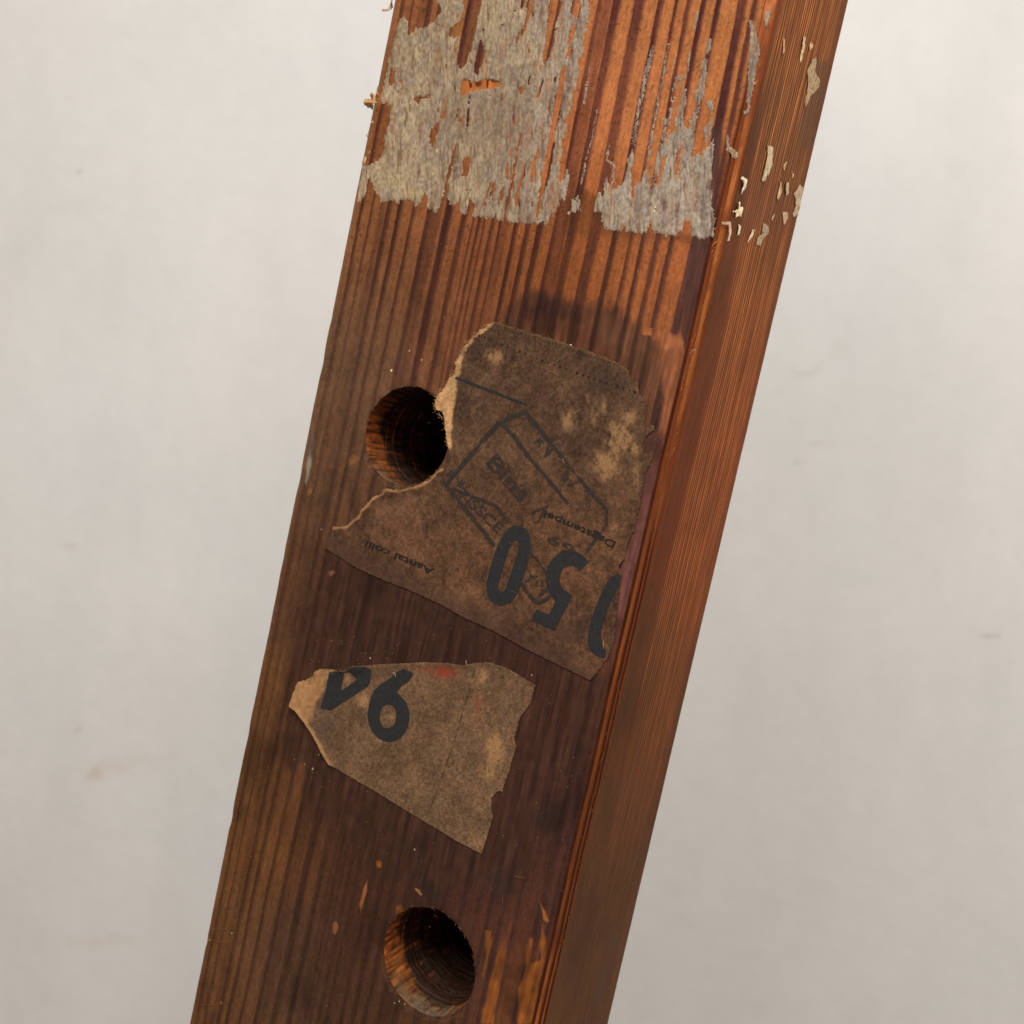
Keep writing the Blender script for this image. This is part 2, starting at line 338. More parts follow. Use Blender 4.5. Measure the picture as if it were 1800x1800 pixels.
rv = np.clip(0.75 + 0.55 * vn(yA / 55, yA * 0 + 3, 74) + 0.25 * vn(yA / 12, a_u, 75), 0.15, 1)
mid_c = np.array([108, 54, 28.])
cA = mid_c * np.interp(yA, [0, 900, 1800], [1.25, 1, .8])[..., None] * (1 + 0.12 * vn(a_u * 4, yA / 40, 76))[..., None]
cA = cA * (1 - (ridge * rv)[..., None]) + rid_c * (ridge * rv)[..., None]
gg = np.clip(g1 * 1.6 + g2 * 1.8, 0, 1)[..., None]
cA = cA * (1 - gg) + grv_c * gg
cf = cf * (1 - isA[..., None]) + cA * isA[..., None]
HGT[:, fcols] += hf
TONE[:, fcols] = cf
# narrow face
scol = np.where(kind == 3)[0]
tS = DEP[:, scol] / T; XS, YS = X[:, scol], Y[:, scol]
gs = tS + 0.00003 * (YS - 900) + 0.008 * vn(tS * 5, YS / 300, 91) + 0.003 * vn(tS * 26, YS / 70, 92) + .0008 * vn(tS * 60, YS / 34, 89)
_r = np.random.RandomState(9); pos = [-.2]
while pos[-1] < 1.3: pos.append(pos[-1] + _r.uniform(.019, .034))
sx_ = np.linspace(-.2, 1.3, 6000); sv_ = np.zeros_like(sx_); st_ = _r.uniform(.6, 1, len(pos)); wd_ = _r.uniform(.0048, .0068, len(pos))
for p_, s_, w_ in zip(pos, st_, wd_): sv_ = np.maximum(sv_, s_ * np.exp(-((sx_ - p_) / w_) ** 2))
LN = np.interp(gs, sx_, sv_)
t0 = np.interp(YS, [-100, 120, 300, 560, 800, 1000, 1260, 1500, 1800], [.0, .02, .12, .24, .24, .20, .26, .30, .36])
zone = smooth(t0 - .03, t0 + .05, tS) * (1 - 0.75 * smooth(.86, .97, tS))
zone = zone * np.interp(YS, [0, 900, 1250, 1450, 1800], [1, 1, .8, .4, .22])
LN = np.clip(LN * zone * np.clip(0.95 + 0.5 * vn(gs * 70, YS / 90, 93), .2, 1.3), 0, 1)
_side_pts = [(1430, 60, (182, 112, 64), (112, 56, 24)), (1400, 220, (176, 108, 62), (98, 52, 26)), (1330, 420, (170, 102, 58), (104, 54, 26)), (1360, 500, (168, 100, 58), (110, 54, 24)),
 (1270, 640, (160, 94, 56), (106, 52, 24)), (1290, 780, (162, 94, 58), (106, 48, 20)), (1200, 900, (154, 88, 52), (102, 48, 20)), (1240, 1000, (154, 90, 56), (102, 46, 18)), (1130, 1180, (128, 74, 42), (86, 46, 22)),
 (1170, 1300, (134, 78, 46), (86, 44, 20)), (1080, 1450, (112, 64, 36), (80, 44, 24)), (1110, 1600, (106, 62, 36), (78, 45, 25)), (1000, 1750, (98, 56, 34), (78, 45, 26)), (1050, 1790, (104, 60, 34), (76, 44, 25))]
Ls, Ks = rgbf(XS, YS, _side_pts, 70, 110)
cs = Ks * .90 * (1 - LN[..., None]) + Ls * LN[..., None] * 1.16
cs = cs * np.array([.96, .985, .90]) * (1 + .16 * fbm(tS * 3, YS / 180, 88) + .06 * fbm(tS * 9, YS / 40, 87))[..., None]
cs = cs * (1 + 0.07 * vn(gs * 90, YS / 120, 94) + 0.06 * vn(gs * 300, YS / 50, 95) + 0.06 * fbm(tS * 12, YS / 60, 96))[..., None]
for poly, c, st, ed in ((P("1432,100 1452,110 1448,160 1436,215 1420,260 1404,270 1412,200 1425,150"), (92, 60, 40), .75, 7),
                        (P("1300,330 1345,300 1400,330 1400,380 1350,400 1300,410"), (104, 62, 40), .55, 14),
                        (P("1075,1640 1088,1650 1068,1730 1050,1780 1040,1760"), (70, 50, 36), .6, 8)):
    s = sdf(XS, YS, poly) + ed * .8 * vn(tS * 30, YS / 40, 97)
    a = (st * smooth(-ed, ed, s))[..., None]; cs = cs * (1 - a) + np.array(c, float) * (1 + 0.5 * (LN[..., None] - .3)) * a
TONE[:, scol] = np.clip(cs, 4, 250)
UU[:, scol] += (0.13 * (LN - .3) + 0.06 * fbm(tS * 40, YS / 50, 98)) * smooth(0, 1.5, DEP[:, scol])
bk = np.where(kind == 0)[0]
TONE[:, bk] = np.array([96, 62, 42.]) * (1 + 0.2 * vn(DEP[:, bk] / 2.2, V[:, bk] / 40, 99))[..., None]
# small dents in the long outline
UU[:, bk] += 0.25 * fbm(V[:, bk] / 14, V[:, bk] * 0, 101)
lft = np.where((kind == 1) & (su < -W + 1.0))[0]
UU[:, lft] += 0.25 * fbm(V[:, lft] / 14, V[:, lft] * 0, 101)
for ch_y, ch_a, ch_w in ((1440, .8, 5), (842, .6, 6), (640, .4, 5), (1120, .45, 9), (1655, .5, 3), (560, .3, 3), (980, .3, 4), (1290, .4, 6)):
    vv_ = float(front(np.array([XL(ch_y)]), np.array([ch_y]))[1][0])
    cc_ = np.concatenate([bk, lft]); UU[:, cc_] += .55 * ch_a * np.exp(-((V[:, cc_] - vv_) / (ch_w * .15 * 4)) ** 2) * (DEP[:, cc_] < 6)

# bored holes
HOLES = [(714.5, 766.0, 14.93, 1), (752.5, 1690.0, 15.6, 2)]
hole_uv = []
for hx, hy, r, sd_ in HOLES:
    cu, cv = front(np.array([hx]), np.array([hy])); hole_uv.append([float(cu[0]), float(cv[0]), r, sd_])
def rim(th, r, s):
    n = 0.10 * vn(np.cos(th) * 3 + 9, np.sin(th) * 3 + 9, 110 + s) + 0.26 * vn(np.cos(th) * 11 + 40, np.sin(th) * 11 + 40, 120 + s) * smooth(-.3, .8, np.sin(th))
    return r + n
idx = np.arange(NR * NC).reshape(NR, NC)
q = np.stack([idx[:-1, :], np.roll(idx, -1, 1)[:-1, :], np.roll(idx, -1, 1)[1:, :], idx[1:, :]], -1).reshape(-1, 4)
fu, fv = UU.ravel(), V.ravel().copy()
fh = HGT.ravel()
isf = (KIND == 1).ravel()
for cu, cv, r, s in hole_uv:
    rho = np.hypot(fu - cu, fv - cv); th = np.arctan2(fv - cv, fu - cu); Rr = rim(th, r, s)
    cen_u = fu[q].mean(1); cen_v = fv[q].mean(1)
    inf = isf[q].all(1)
    rem = inf & (np.hypot(cen_u - cu, cen_v - cv) < rim(np.arctan2(cen_v - cv, cen_u - cu), r, s))
    a = np.zeros(len(fu), bool); b = np.zeros(len(fu), bool); a[q[rem].ravel()] = True; b[q[~rem].ravel()] = True
    bd = a & b
    fu[bd] = cu + Rr[bd] * np.cos(th[bd]); fv[bd] = cv + Rr[bd] * np.sin(th[bd])
    near = isf & (rho < Rr + 1.6)       # worn lip
    lipw = 0.35 if s == 1 else 0.5
    fh[near] -= lipw * (1 - smooth(0, 1.5, rho[near] - Rr[near])) * (0.35 + 0.65 * smooth(0.2, -0.9, np.sin(th[near])))
    q = q[~rem]
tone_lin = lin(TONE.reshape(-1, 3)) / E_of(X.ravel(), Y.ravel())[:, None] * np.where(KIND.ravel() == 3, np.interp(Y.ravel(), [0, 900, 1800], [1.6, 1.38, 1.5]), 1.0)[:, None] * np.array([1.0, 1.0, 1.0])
used = np.zeros(len(fu), bool); used[q.ravel()] = True
remap = np.cumsum(used) - 1
verts = loc(fu, fv, fh)[used]

beam = empty("timber_post", kind="thing", label="dark varnished pine post with two bored holes, torn brown labels and grey paper scraps", category="post")
ww_ = np.array(cam2world(P0 + ev * VB * 1e-3))
from mathutils import Matrix
ax = [np.array([a[0], -a[2], a[1]]) for a in (eu, -en, ev)]
beam.matrix_world = Matrix(((ax[0][0], ax[1][0], ax[2][0], ww_[0]), (ax[0][1], ax[1][1], ax[2][1], ww_[1]), (ax[0][2], ax[1][2], ax[2][2], ww_[2]), (0, 0, 0, 1)))
body = mesh_obj("beam_body", verts, remap[q], M_wood, beam, tone_lin[used])

# hole linings: ring ridges left by the bit, cone bottom
def bore(k):
    cu, cv, r, s = hole_uv[k]
    NT, ND, depth = 200, 150, 47.0
    th = np.linspace(0, 2 * np.pi, NT, endpoint=False)
    zz = np.concatenate([np.linspace(0.05, depth, ND)])
    TH, Z = np.meshgrid(th, zz)
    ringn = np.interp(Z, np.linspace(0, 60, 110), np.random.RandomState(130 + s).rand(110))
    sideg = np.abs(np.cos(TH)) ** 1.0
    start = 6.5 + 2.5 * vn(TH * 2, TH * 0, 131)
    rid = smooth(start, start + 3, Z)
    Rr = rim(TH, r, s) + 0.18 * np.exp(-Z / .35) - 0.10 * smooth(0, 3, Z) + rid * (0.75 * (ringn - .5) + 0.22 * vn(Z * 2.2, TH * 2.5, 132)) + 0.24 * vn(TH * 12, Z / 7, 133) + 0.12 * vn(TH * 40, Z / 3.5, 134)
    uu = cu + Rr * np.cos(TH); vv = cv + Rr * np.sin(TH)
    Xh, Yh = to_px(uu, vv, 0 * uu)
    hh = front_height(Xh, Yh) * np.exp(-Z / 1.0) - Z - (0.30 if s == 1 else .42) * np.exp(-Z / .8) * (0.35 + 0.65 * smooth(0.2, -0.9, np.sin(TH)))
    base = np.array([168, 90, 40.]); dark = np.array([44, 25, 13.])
    t = np.clip(0.75 + 0.9 * (ringn - .5) * rid + 0.45 * vn(TH * 26, Z / 6, 135) + .2 * vn(TH * 60, Z / 3, 139) - 0.62 * rid - 0.6 * (1 - sideg) - .4 * smooth(.45, .9, np.sin(TH)), 0, 1)[..., None]  # end grain darker; shade at the top and deep inside painted in too
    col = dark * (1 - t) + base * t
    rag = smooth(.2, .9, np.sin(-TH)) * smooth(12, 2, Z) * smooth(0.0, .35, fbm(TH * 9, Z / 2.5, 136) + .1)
    col = col * (1 - .45 * rag[..., None]) + np.array([112, 92, 60.]) * .45 * rag[..., None]
    if s == 2:
        du = smooth(.66, .97, np.sin(-TH + .10)) * smooth(8, 3, Z + 2.5 * vn(TH * 6, Z / 2, 137))
        du = np.clip(du * (0.85 + .5 * vn(TH * 22, Z * 1.2, 138)), 0, 1)[..., None]
        col = col * (1 - .8 * du) + np.array([104, 92, 76.]) * .8 * du
    else:
        du = (smooth(.75, .98, np.sin(-TH - .05)) * smooth(5, 1.5, Z) * .6)[..., None]
        col = col * (1 - du) + np.array([112, 96, 72.]) * du
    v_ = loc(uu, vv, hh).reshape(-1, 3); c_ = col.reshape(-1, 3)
    i = np.arange(NT * ND).reshape(ND, NT)
    f = np.stack([i[:-1], np.roll(i, -1, 1)[:-1], np.roll(i, -1, 1)[1:], i[1:]], -1).reshape(-1, 4)
    # bottom
    bot = []
    rr = np.linspace(1, 0.02, 26)[1:]
    last = i[-1]; vs = [v_]; cs_ = [c_]; fs = [f]; n0 = len(v_)
    prev = last
    for ri in rr:
        hb = -depth - 3.0 * (1 - ri) + 0.25 * math.sin(ri * 60)
        ring = loc(cu + r * ri * np.cos(th), cv + r * ri * np.sin(th), np.full(NT, hb))
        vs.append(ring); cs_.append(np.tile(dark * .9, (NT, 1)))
        cur = np.arange(n0, n0 + NT); n0 += NT
        fs.append(np.stack([prev, np.roll(prev, -1), np.roll(cur, -1), cur], -1)); prev = cur
    return np.concatenate(vs), np.concatenate(fs), np.concatenate(cs_)
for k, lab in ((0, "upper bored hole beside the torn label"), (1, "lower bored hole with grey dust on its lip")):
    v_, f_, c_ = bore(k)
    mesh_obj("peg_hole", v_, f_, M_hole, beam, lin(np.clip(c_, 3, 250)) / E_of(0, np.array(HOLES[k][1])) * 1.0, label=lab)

# ------------------------------------------------------------------ thin sheets lying on the beam
def sheet(name, dist, bbox, mat, colour, height, parent, plane='front', cell=0.24, back=0.0, min_cells=1, **props):
    """dist(a, v, X, Y) in mm, positive inside; colour and height take the same plus the distance."""
    u0, u1, v0, v1 = bbox
    ua = np.arange(u0 - 1, u1 + 1, cell); va = np.arange(v0 - 1, v1 + 1, cell)
    A, Vv = np.meshgrid(ua, va)
    def pix(A, Vv): return to_px(A, Vv, 0 * A) if plane == 'front' else to_px(0 * A, Vv, A)
    X, Y = pix(A, Vv); d = dist(A, Vv, X, Y)
    cellmax = np.maximum(np.maximum(d[:-1, :-1], d[1:, :-1]), np.maximum(d[:-1, 1:], d[1:, 1:]))
    keep = cellmax > 0
    if keep.sum() < min_cells: return None
    gy, gx = np.gradient(d, cell); g2 = gx * gx + gy * gy + 1e-6
    mv = (d < 0) & (d > -cell * 1.6)
    st = np.clip(-d / np.sqrt(g2), 0, cell * .95) / np.sqrt(g2)
    A = np.where(mv, A + st * gx, A); Vv = np.where(mv, Vv + st * gy, Vv)
    X, Y = pix(A, Vv); d = np.maximum(d, 0)
    i = np.arange(A.size).reshape(A.shape)
    if plane == 'front': f = np.stack([i[:-1, :-1], i[:-1, 1:], i[1:, 1:], i[1:, :-1]], -1)[keep]
    else: f = np.stack([i[:-1, :-1], i[:-1, 1:], i[1:, 1:], i[1:, :-1]], -1)[keep]
    us = np.zeros(A.size, bool); us[f.ravel()] = True; rm = np.cumsum(us) - 1
    A, Vv, X, Y, d = [q_.ravel()[us] for q_ in (A, Vv, X, Y, d)]
    h = height(A, Vv, X, Y, d)
    vert = loc(A, Vv, h) if plane == 'front' else np.stack([h, A, Vv - VB], -1) * 1e-3
    col = None
    if colour is not None: col = lin(np.clip(colour(A, Vv, X, Y, d), 4, 250)) / E_of(X, Y)[:, None] * (GAIN if plane == 'front' else np.array([1.75, 1.78, 1.9]))
    o = mesh_obj(name, vert, rm[f], mat, parent, col, **props)
    if back:
        s = o.modifiers.new("thickness", 'SOLIDIFY'); s.thickness = back * 1e-3; s.offset = -1
    return o
def uvp(poly, plane='front'):
    a, b = (front if plane == 'front' else side)(poly[:, 0], poly[:, 1]); return np.stack([a, b], -1)
def bb(*polys):
    p = np.concatenate(polys); return p[:, 0].min(), p[:, 0].max(), p[:, 1].min(), p[:, 1].max()

# ---- grey paper left behind at the top
left_out = P("648,308 637,297 637,292 649,291 655,287 662,283 670,277 674,262 676,245 680,232 684,215 687,195 689,184 683,181 670,181 669,175 672,160 678,140 682,120 685,100 690,80 694,65 698,48 703,32 712,31 715,38 718,41 716,64 720,60 727,56 731,47 733,50 734,58 737,50 745,49 749,49 755,42 764,37 770,28 776,22 775,15 771,5 768,-20 813,-20 815,15 812,25 808,36 800,42 795,46 790,56 789,63 794,69 800,66 806,65 807,75 806,90 803,105 805,120 811,122 818,117 820,108 824,98 830,82 835,62 838,45 842,28 846,8 845,-20 928,-20 926,15 922,40 918,60 919,74 921,60 925,45 931,25 937,-20 969,-20 963,30 959,60 955,85 953,100 956,113 959,113 965,103 968,92 972,80 973,72 975,58 979,50 977,42 983,30 987,15 991,-20 1009,-20 1007,5 1005,20 1010,31 1016,30 1019,15 1022,-20 1037,-20 1035,24 1031,46 1030,59 1026,73 1025,93 1020,101 1014,110 1020,117 1016,134 1013,149 1008,163 1007,171 1003,191 999,200 993,213 995,226 995,235 988,246 987,258 986,273 984,290 984,305 982,318 986,322 990,308 998,298 1001,310 997,330 994,352 986,349 981,361 973,376 969,380 962,395 957,390 946,392 943,378 942,391 924,392 904,392 890,388 874,387 858,383 848,380 833,380 829,376 836,366 833,356 829,349 826,352 822,371 819,376 811,376 809,363 809,351 804,356 797,361 792,374 793,363 790,351 785,344 780,344 775,349 772,361 768,371 764,373 758,368 752,365 751,347 746,338 738,352 730,366 727,352 714,352 703,351 702,358 695,352 685,352 673,354 668,358 669,347 659,335 657,327 650,316")
left_holes = [P(s) for s in (
 "840,70 846,69 850,76 853,90 850,105 846,118 841,130 837,136 833,125 834,110 838,95 841,82",
 "813,140 823,139 829,143 836,145 845,140 853,136 858,140 872,141 881,142 882,147 874,151 866,156 855,157 845,159 833,161 822,163 813,170 811,160",
 "728,174 735,168 742,170 750,167 757,164 761,168 755,172 742,173 735,183 731,178",
 "755,250 757,235 762,222 768,214 772,218 768,235 765,250 759,260",
 "811,310 814,290 817,277 826,275 828,283 825,300 823,310 815,310",
 "682,150 684,128 688,121 695,126 696,140 695,147 688,150",
 "1009,43 1013,42 1011,58 1007,68 1003,75 998,76 1000,62 1003,52", "998,84 1003,84 1005,92 1000,98 995,104 992,104 995,92",
 "988,118 997,114 995,130 990,155 986,180 983,200 977,230 974,260 968,295 962,320 955,340 951,362 948,376 945,396 942,396 942,378 946,355 949,338 952,320 955,298 961,260 966,230 971,200 976,178 980,155 984,138",
 "780,346 786,345 789,320 793,300 799,280 803,262 803,254 799,255 795,268 790,290 786,310 781,330",
 "889,318 887,305 893,285 898,262 900,268 896,290 893,305", "884,392 890,355 896,330 902,300 908,270 914,236 918,234 914,260 908,290 902,320 896,350 889,392",
 "905,360 910,330 916,310 921,290 924,287 920,315 914,340 909,362", "933,322 931,310 936,290 941,268 946,260 948,266 942,290 938,312 935,322",
 "876,358 879,340 884,328 888,330 884,348 878,360", "861,350 865,325 872,318 872,330 866,355", "850,362 855,340 861,322 864,324 858,342 853,364",
 "907,75 911,55 916,56 913,70 909,78", "917,-20 922,-20 920,10 916,16", "700,143 703,137 707,141 703,147", "699,158 704,156 704,161 700,163", "912,155 918,148 924,151 922,160 915,168",
 "944,160 950,150 954,140 955,143 951,158 946,170 943,170", "973,137 978,134 978,146 974,148", "823,182 826,165 828,166 826,190 822,222 819,222", "800,205 804,190 806,192 803,208",
 "768,190 771,188 773,200 769,202", "774,200 782,195 784,202 775,208", "806,212 813,208 813,216 808,217")]
right_out = P("1044,373 1045,351 1051,337 1058,344 1062,335 1065,313 1067,302 1069,320 1076,337 1088,327 1097,322 1100,305 1104,285 1110,265 1113,258 1113,280 1111,294 1109,327 1113,327 1121,320 1130,319 1133,303 1139,300 1142,307 1140,324 1143,333 1146,316 1150,296 1155,281 1159,261 1166,236 1166,210 1172,203 1177,173 1185,148 1187,135 1199,134 1199,153 1206,159 1203,184 1201,203 1203,217 1209,230 1212,226 1214,210 1220,195 1223,181 1219,170 1229,151 1234,127 1237,102 1243,104 1241,126 1238,151 1234,168 1227,186 1223,208 1221,228 1220,247 1218,265 1216,276 1227,270 1234,274 1237,263 1243,258 1253,247 1254,256 1253,283 1250,320 1251,357 1254,380 1257,384 1254,402 1251,415 1238,420 1227,418 1217,413 1213,400 1212,390 1208,387 1203,393 1199,406 1187,413 1176,413 1159,411 1150,410 1145,402 1146,391 1142,395 1137,410 1128,410 1100,406 1099,397 1093,405 1078,406 1064,400 1060,390 1059,379 1060,371 1051,375")
right_holes = [P(s) for s in ("1187,285 1188,269 1198,258 1196,276 1192,298 1189,307 1188,296",
 "1190,142 1197,141 1199,158 1197,175 1192,190 1189,210 1187,228 1178,236 1173,246 1170,242 1176,215 1181,195 1185,165",
 "1155,327 1153,320 1160,300 1166,285 1172,268 1168,290 1163,305", "1110,345 1112,325 1115,326 1113,345", "1183,158 1186,155 1176,195 1169,228 1166,228 1174,190")]
beads = [(P("1050,193 1044,225 1041,245 1035,262 1030,280 1028,290 1026,305 1022,324"), 3.0), (P("1016,345 1012,355 1007,365 1000,375"), 5), (P("1070,255 1066,280 1080,292 1077,318 1072,330"), 3.5),
 (P("1174,78 1171,100 1168,120 1164,142 1158,173 1153,200 1146,240 1142,262 1139,282 1136,300"), 4.0), (P("1147,82 1144,100 1135,133 1131,155 1124,189 1119,219 1113,250"), 6.0),
 (P("1211,93 1210,124 1204,136"), 3.0), (P("1186,100 1184,130"), 2.5), (P("1018,352 1020,370"), 4), (P("1037,115 1034,140 1031,152 1027,182"), 3.5), (P("997,300 1000,315 992,345"), 3)]
frag_polys = [P(s) for s in ("1318,36 1325,38 1330,60 1334,75 1335,95 1331,115 1327,135 1324,155 1320,175 1316,195 1313,180 1313,150 1316,120 1316,95 1319,70", "1345,25 1352,16 1356,20 1351,35 1348,48 1345,45",
 "1225,18 1229,20 1227,35 1222,50 1218,52 1219,42", "1243,70 1252,68 1250,85 1243,96 1238,98 1241,82", "1241,178 1252,175 1254,190 1253,205 1248,195 1243,188", "1238,240 1236,225 1240,222 1246,215 1248,205 1253,207 1251,225 1246,245 1242,258 1240,250",
 "1278,237 1282,243 1282,257 1289,262 1298,268 1295,281 1287,278 1284,268 1277,264", "1306,197 1311,193 1318,188 1316,198 1309,201", "1004,350 1014,352 1018,360 1012,374 1005,370",
 "637,299 649,309 645,325 643,340 637,350 628,356 630,335 634,312")]
def blot(X, Y, lst):
    s = np.zeros(X.shape)
    for x, y, rx, ry, a in lst: s = np.maximum(s, a * np.exp(-((X - x) / rx) ** 2 - ((Y - y) / ry) ** 2))
    return s
def resid_colour(A, Vv, X, Y, d):
    n = fbm(X / 60, Y / 90, 150); n2 = vn(X / 6.0, Y / 26, 151); n3 = vn(X / 2.6, Y / 5, 152); n4 = fbm(X / 22, Y / 34, 153)
    gx = smooth(820, 1060, X)
    c = np.array([176, 153, 122.]) * (1 - gx)[..., None] + np.array([172, 156, 136.]) * gx[..., None]
    grey = smooth(-.1, .5, n4 + .6 * n2 * .5)[..., None]
    c = c * (1 - .8 * grey) + np.array([152, 134, 119.]) * .8 * grey
    c = c * (1 + .10 * n + .10 * n2 + .15 * n3)[..., None]
    mid = (np.exp(-((X - 850) / 85) ** 2 - ((Y - 225) / 75) ** 2) * .45)[..., None]; c = c * (1 - mid) + np.array([134, 115, 94.]) * (1 + .1 * n3)[..., None] * mid
    yel = (blot(X, Y, [(690, 318, 30, 20, .5), (730, 340, 20, 16, .5), (870, 30, 30, 60, .4), (733, 95, 6, 8, .7), (1064, 340, 12, 8, .5), (1075, 385, 20, 14, .35), (1150, 366, 6, 12, .6), (706, 208, 5, 5, .7), (660, 155, 14, 10, .5)]) * (.8 + .5 * n3))[..., None]
    c = c * (1 - yel) + np.array([206, 182, 134.]) * yel
    rub = smooth(.30, .62, vn(X / 3.2, Y / 15, 154) * .6 + vn(X / 1.7, Y / 6, 155) * .45)[..., None] * .4
    c = c * (1 - rub) + np.array([112, 86, 68.]) * rub
    edge = (1 - smooth(0, .45, d))[..., None] * .25
    c = c * (1 - edge) + np.array([196, 176, 146.]) * edge
    wood = front_colour(X, Y)[0]          # the paper is worn so thin in streaks that the wood tints it
    thin = smooth(.05, .75, .62 * vn(X / 3.0, Y / 30, 143) + .4 * vn(X / 1.6, Y / 10, 144) + .3 * fbm(X / 30, Y / 30, 145) + .35 * (1 - smooth(0, 1.6, d)) + .12 * smooth(850, 980, X) - .12)
    return c * (1 - .46 * thin[..., None]) + wood * .46 * thin[..., None]
def resid_height(A, Vv, X, Y, d):
    return front_height(X, Y) * .85 + .04 + 0.09 * smooth(0, .3, d) + 0.045 * fbm(X / 5, Y / 9, 156)
def resid_sheet(out, holes, ed=0.22, pits=True, **props):
    o_ = uvp(out); hs = [uvp(h) for h in holes]
    def dist(A, Vv, X, Y):
        d = sdf(A, Vv, o_)
        for h in hs: d = np.minimum(d, -sdf(A, Vv, h))
        d = d + ed * (1.1 * vn(A / .5, Vv / 1.2, 157) + .95 * vn(A / .26, Vv / .5, 158)) + .34 * vn(A / .38, Vv / 3.5, 159)
        if pits:
            pt = vn(X / 3.6, Y / 24, 160) * .6 + vn(X / 1.9, Y / 9, 161) * .5
            lim = np.interp(X, [640, 760, 900, 1000, 1060, 1200], [.98, .72, .58, .54, .88, .78])
            d = np.minimum(d, (lim - pt) * 1.6)
        return d
    return sheet("paper_residue", dist, bb(o_), M_resid, resid_colour, resid_height, beam, **props)
resid_sheet(left_out, left_holes, label="large streaky grey paper remnant across the upper left")
resid_sheet(right_out, right_holes, label="smaller grey paper remnant with comb-like streaks at upper right")
for fp in frag_polys: 
    o_ = uvp(fp)
    sheet("paper_flake", (lambda o_: lambda A, Vv, X, Y: sdf(A, Vv, o_) + .2 * (vn(A / .4, Vv / .8, 162) + .6 * vn(A / .2, Vv / .4, 163)))(o_), bb(o_), M_resid, resid_colour, resid_height, beam, cell=.2)
for ln, wd in beads:
    o_ = uvp(ln); hw = wd * .076
    sheet("paper_flake", (lambda o_, hw: lambda A, Vv, X, Y: hw - pdist(A, Vv, o_) + hw * 1.1 * (vn(A / .25, Vv / .9, 164) + .9 * vn(A / .14, Vv / .3, 165)) - hw * .35)(o_, hw), bb(o_), M_resid, resid_colour, resid_height, beam, cell=.14)
side_flakes = [(P(s), c, hgt) for s, c, hgt in (
 ("1411,64 1415,66 1412,85 1408,105 1404,110 1405,98 1407,85", (196, 168, 124), .3), ("1422,76 1427,78 1426,85 1422,88", (196, 164, 116), .3),
 ("1427,104 1434,102 1433,115 1432,128 1439,140 1439,150 1433,160 1424,168 1420,180 1415,188 1413,180 1417,165 1419,145 1418,125", (158, 132, 98), .2),
 ("1347,257 1357,258 1357,272 1355,290 1351,300 1340,320 1338,318 1342,295 1348,272", (178, 158, 124), .5), ("1375,290 1381,284 1379,293 1376,300", (176, 140, 98), .3), ("1391,303 1394,308 1391,315", (186, 158, 124), .3),
 ("1369,320 1372,325 1371,340 1367,352 1363,347 1368,333", (172, 142, 102), .4), ("1380,320 1384,322 1385,340 1380,342 1379,332", (178, 148, 110), .4),
 ("1404,325 1410,330 1408,345 1405,365 1402,378 1392,380 1396,365 1398,350 1393,340 1398,335", (166, 142, 110), .25), ("1354,385 1360,375 1359,380 1355,388", (180, 150, 104), .3),
 ("1374,372 1384,375 1384,385 1378,395 1375,390", (170, 140, 106), .25), ("1340,392 1350,398 1350,410 1340,420 1336,432 1328,430 1330,418 1338,412", (150, 126, 98), .15),
 ("1298,310 1303,310 1310,318 1309,330 1300,340 1302,328 1304,320", (206, 188, 156), .7), ("1286,370 1294,367 1294,356 1297,355 1298,364 1302,363 1299,380 1290,381 1291,374", (214, 190, 146), .8),
 ("1296,395 1300,398 1298,410 1294,414 1296,402", (204, 184, 150), .6), ("1319,405 1325,403 1322,410 1318,418 1312,427 1315,416", (206, 180, 146), .6), ("1376,66 1378,70 1377,92 1375,92", (206, 160, 110), .2))]
for poly, c, hg in side_flakes:
    o_ = uvp(poly, 'side')
    o_[:, 0] = np.maximum(o_[:, 0], .5)
    sheet("paper_flake", (lambda o_: lambda A, Vv, X, Y: np.minimum(sdf(A, Vv, o_), .9 * (.62 - vn(A / .42, Vv / .9, 174))) + .24 * (vn(A / .35, Vv / 1.0, 166) + .8 * vn(A / .18, Vv / .3, 167)))(o_), bb(o_), M_resid,
          (lambda c: lambda A, Vv, X, Y, d: np.array(c, float) * (1 + .16 * vn(A / .3, Vv / 1.2, 168) + .16 * vn(A / .15, Vv / .3, 169))[..., None])(c),
          (lambda hg: lambda A, Vv, X, Y, d: .12 + .08 * smooth(0, .2, d) + hg * .5 * (1 + vn(A / 1.5, Vv / 2.2, 170)))(hg), beam, plane='side', cell=.2)
o_ = uvp(P("1270,391 1286,391 1287,408 1283,425 1279,424 1283,410 1282,396 1272,395"))
sheet("paper_flake", lambda A, Vv, X, Y: sdf(A, Vv, o_) + .1 * vn(A / .4, Vv / .5, 171), bb(o_), M_resid, lambda A, Vv, X, Y, d: np.array([214, 182, 152.]) * np.ones(A.shape + (1,)), lambda A, Vv, X, Y, d: .5 + .25 * vn(A / 1.2, Vv / 1.2, 172) + 0 * A, beam, cell=.15)

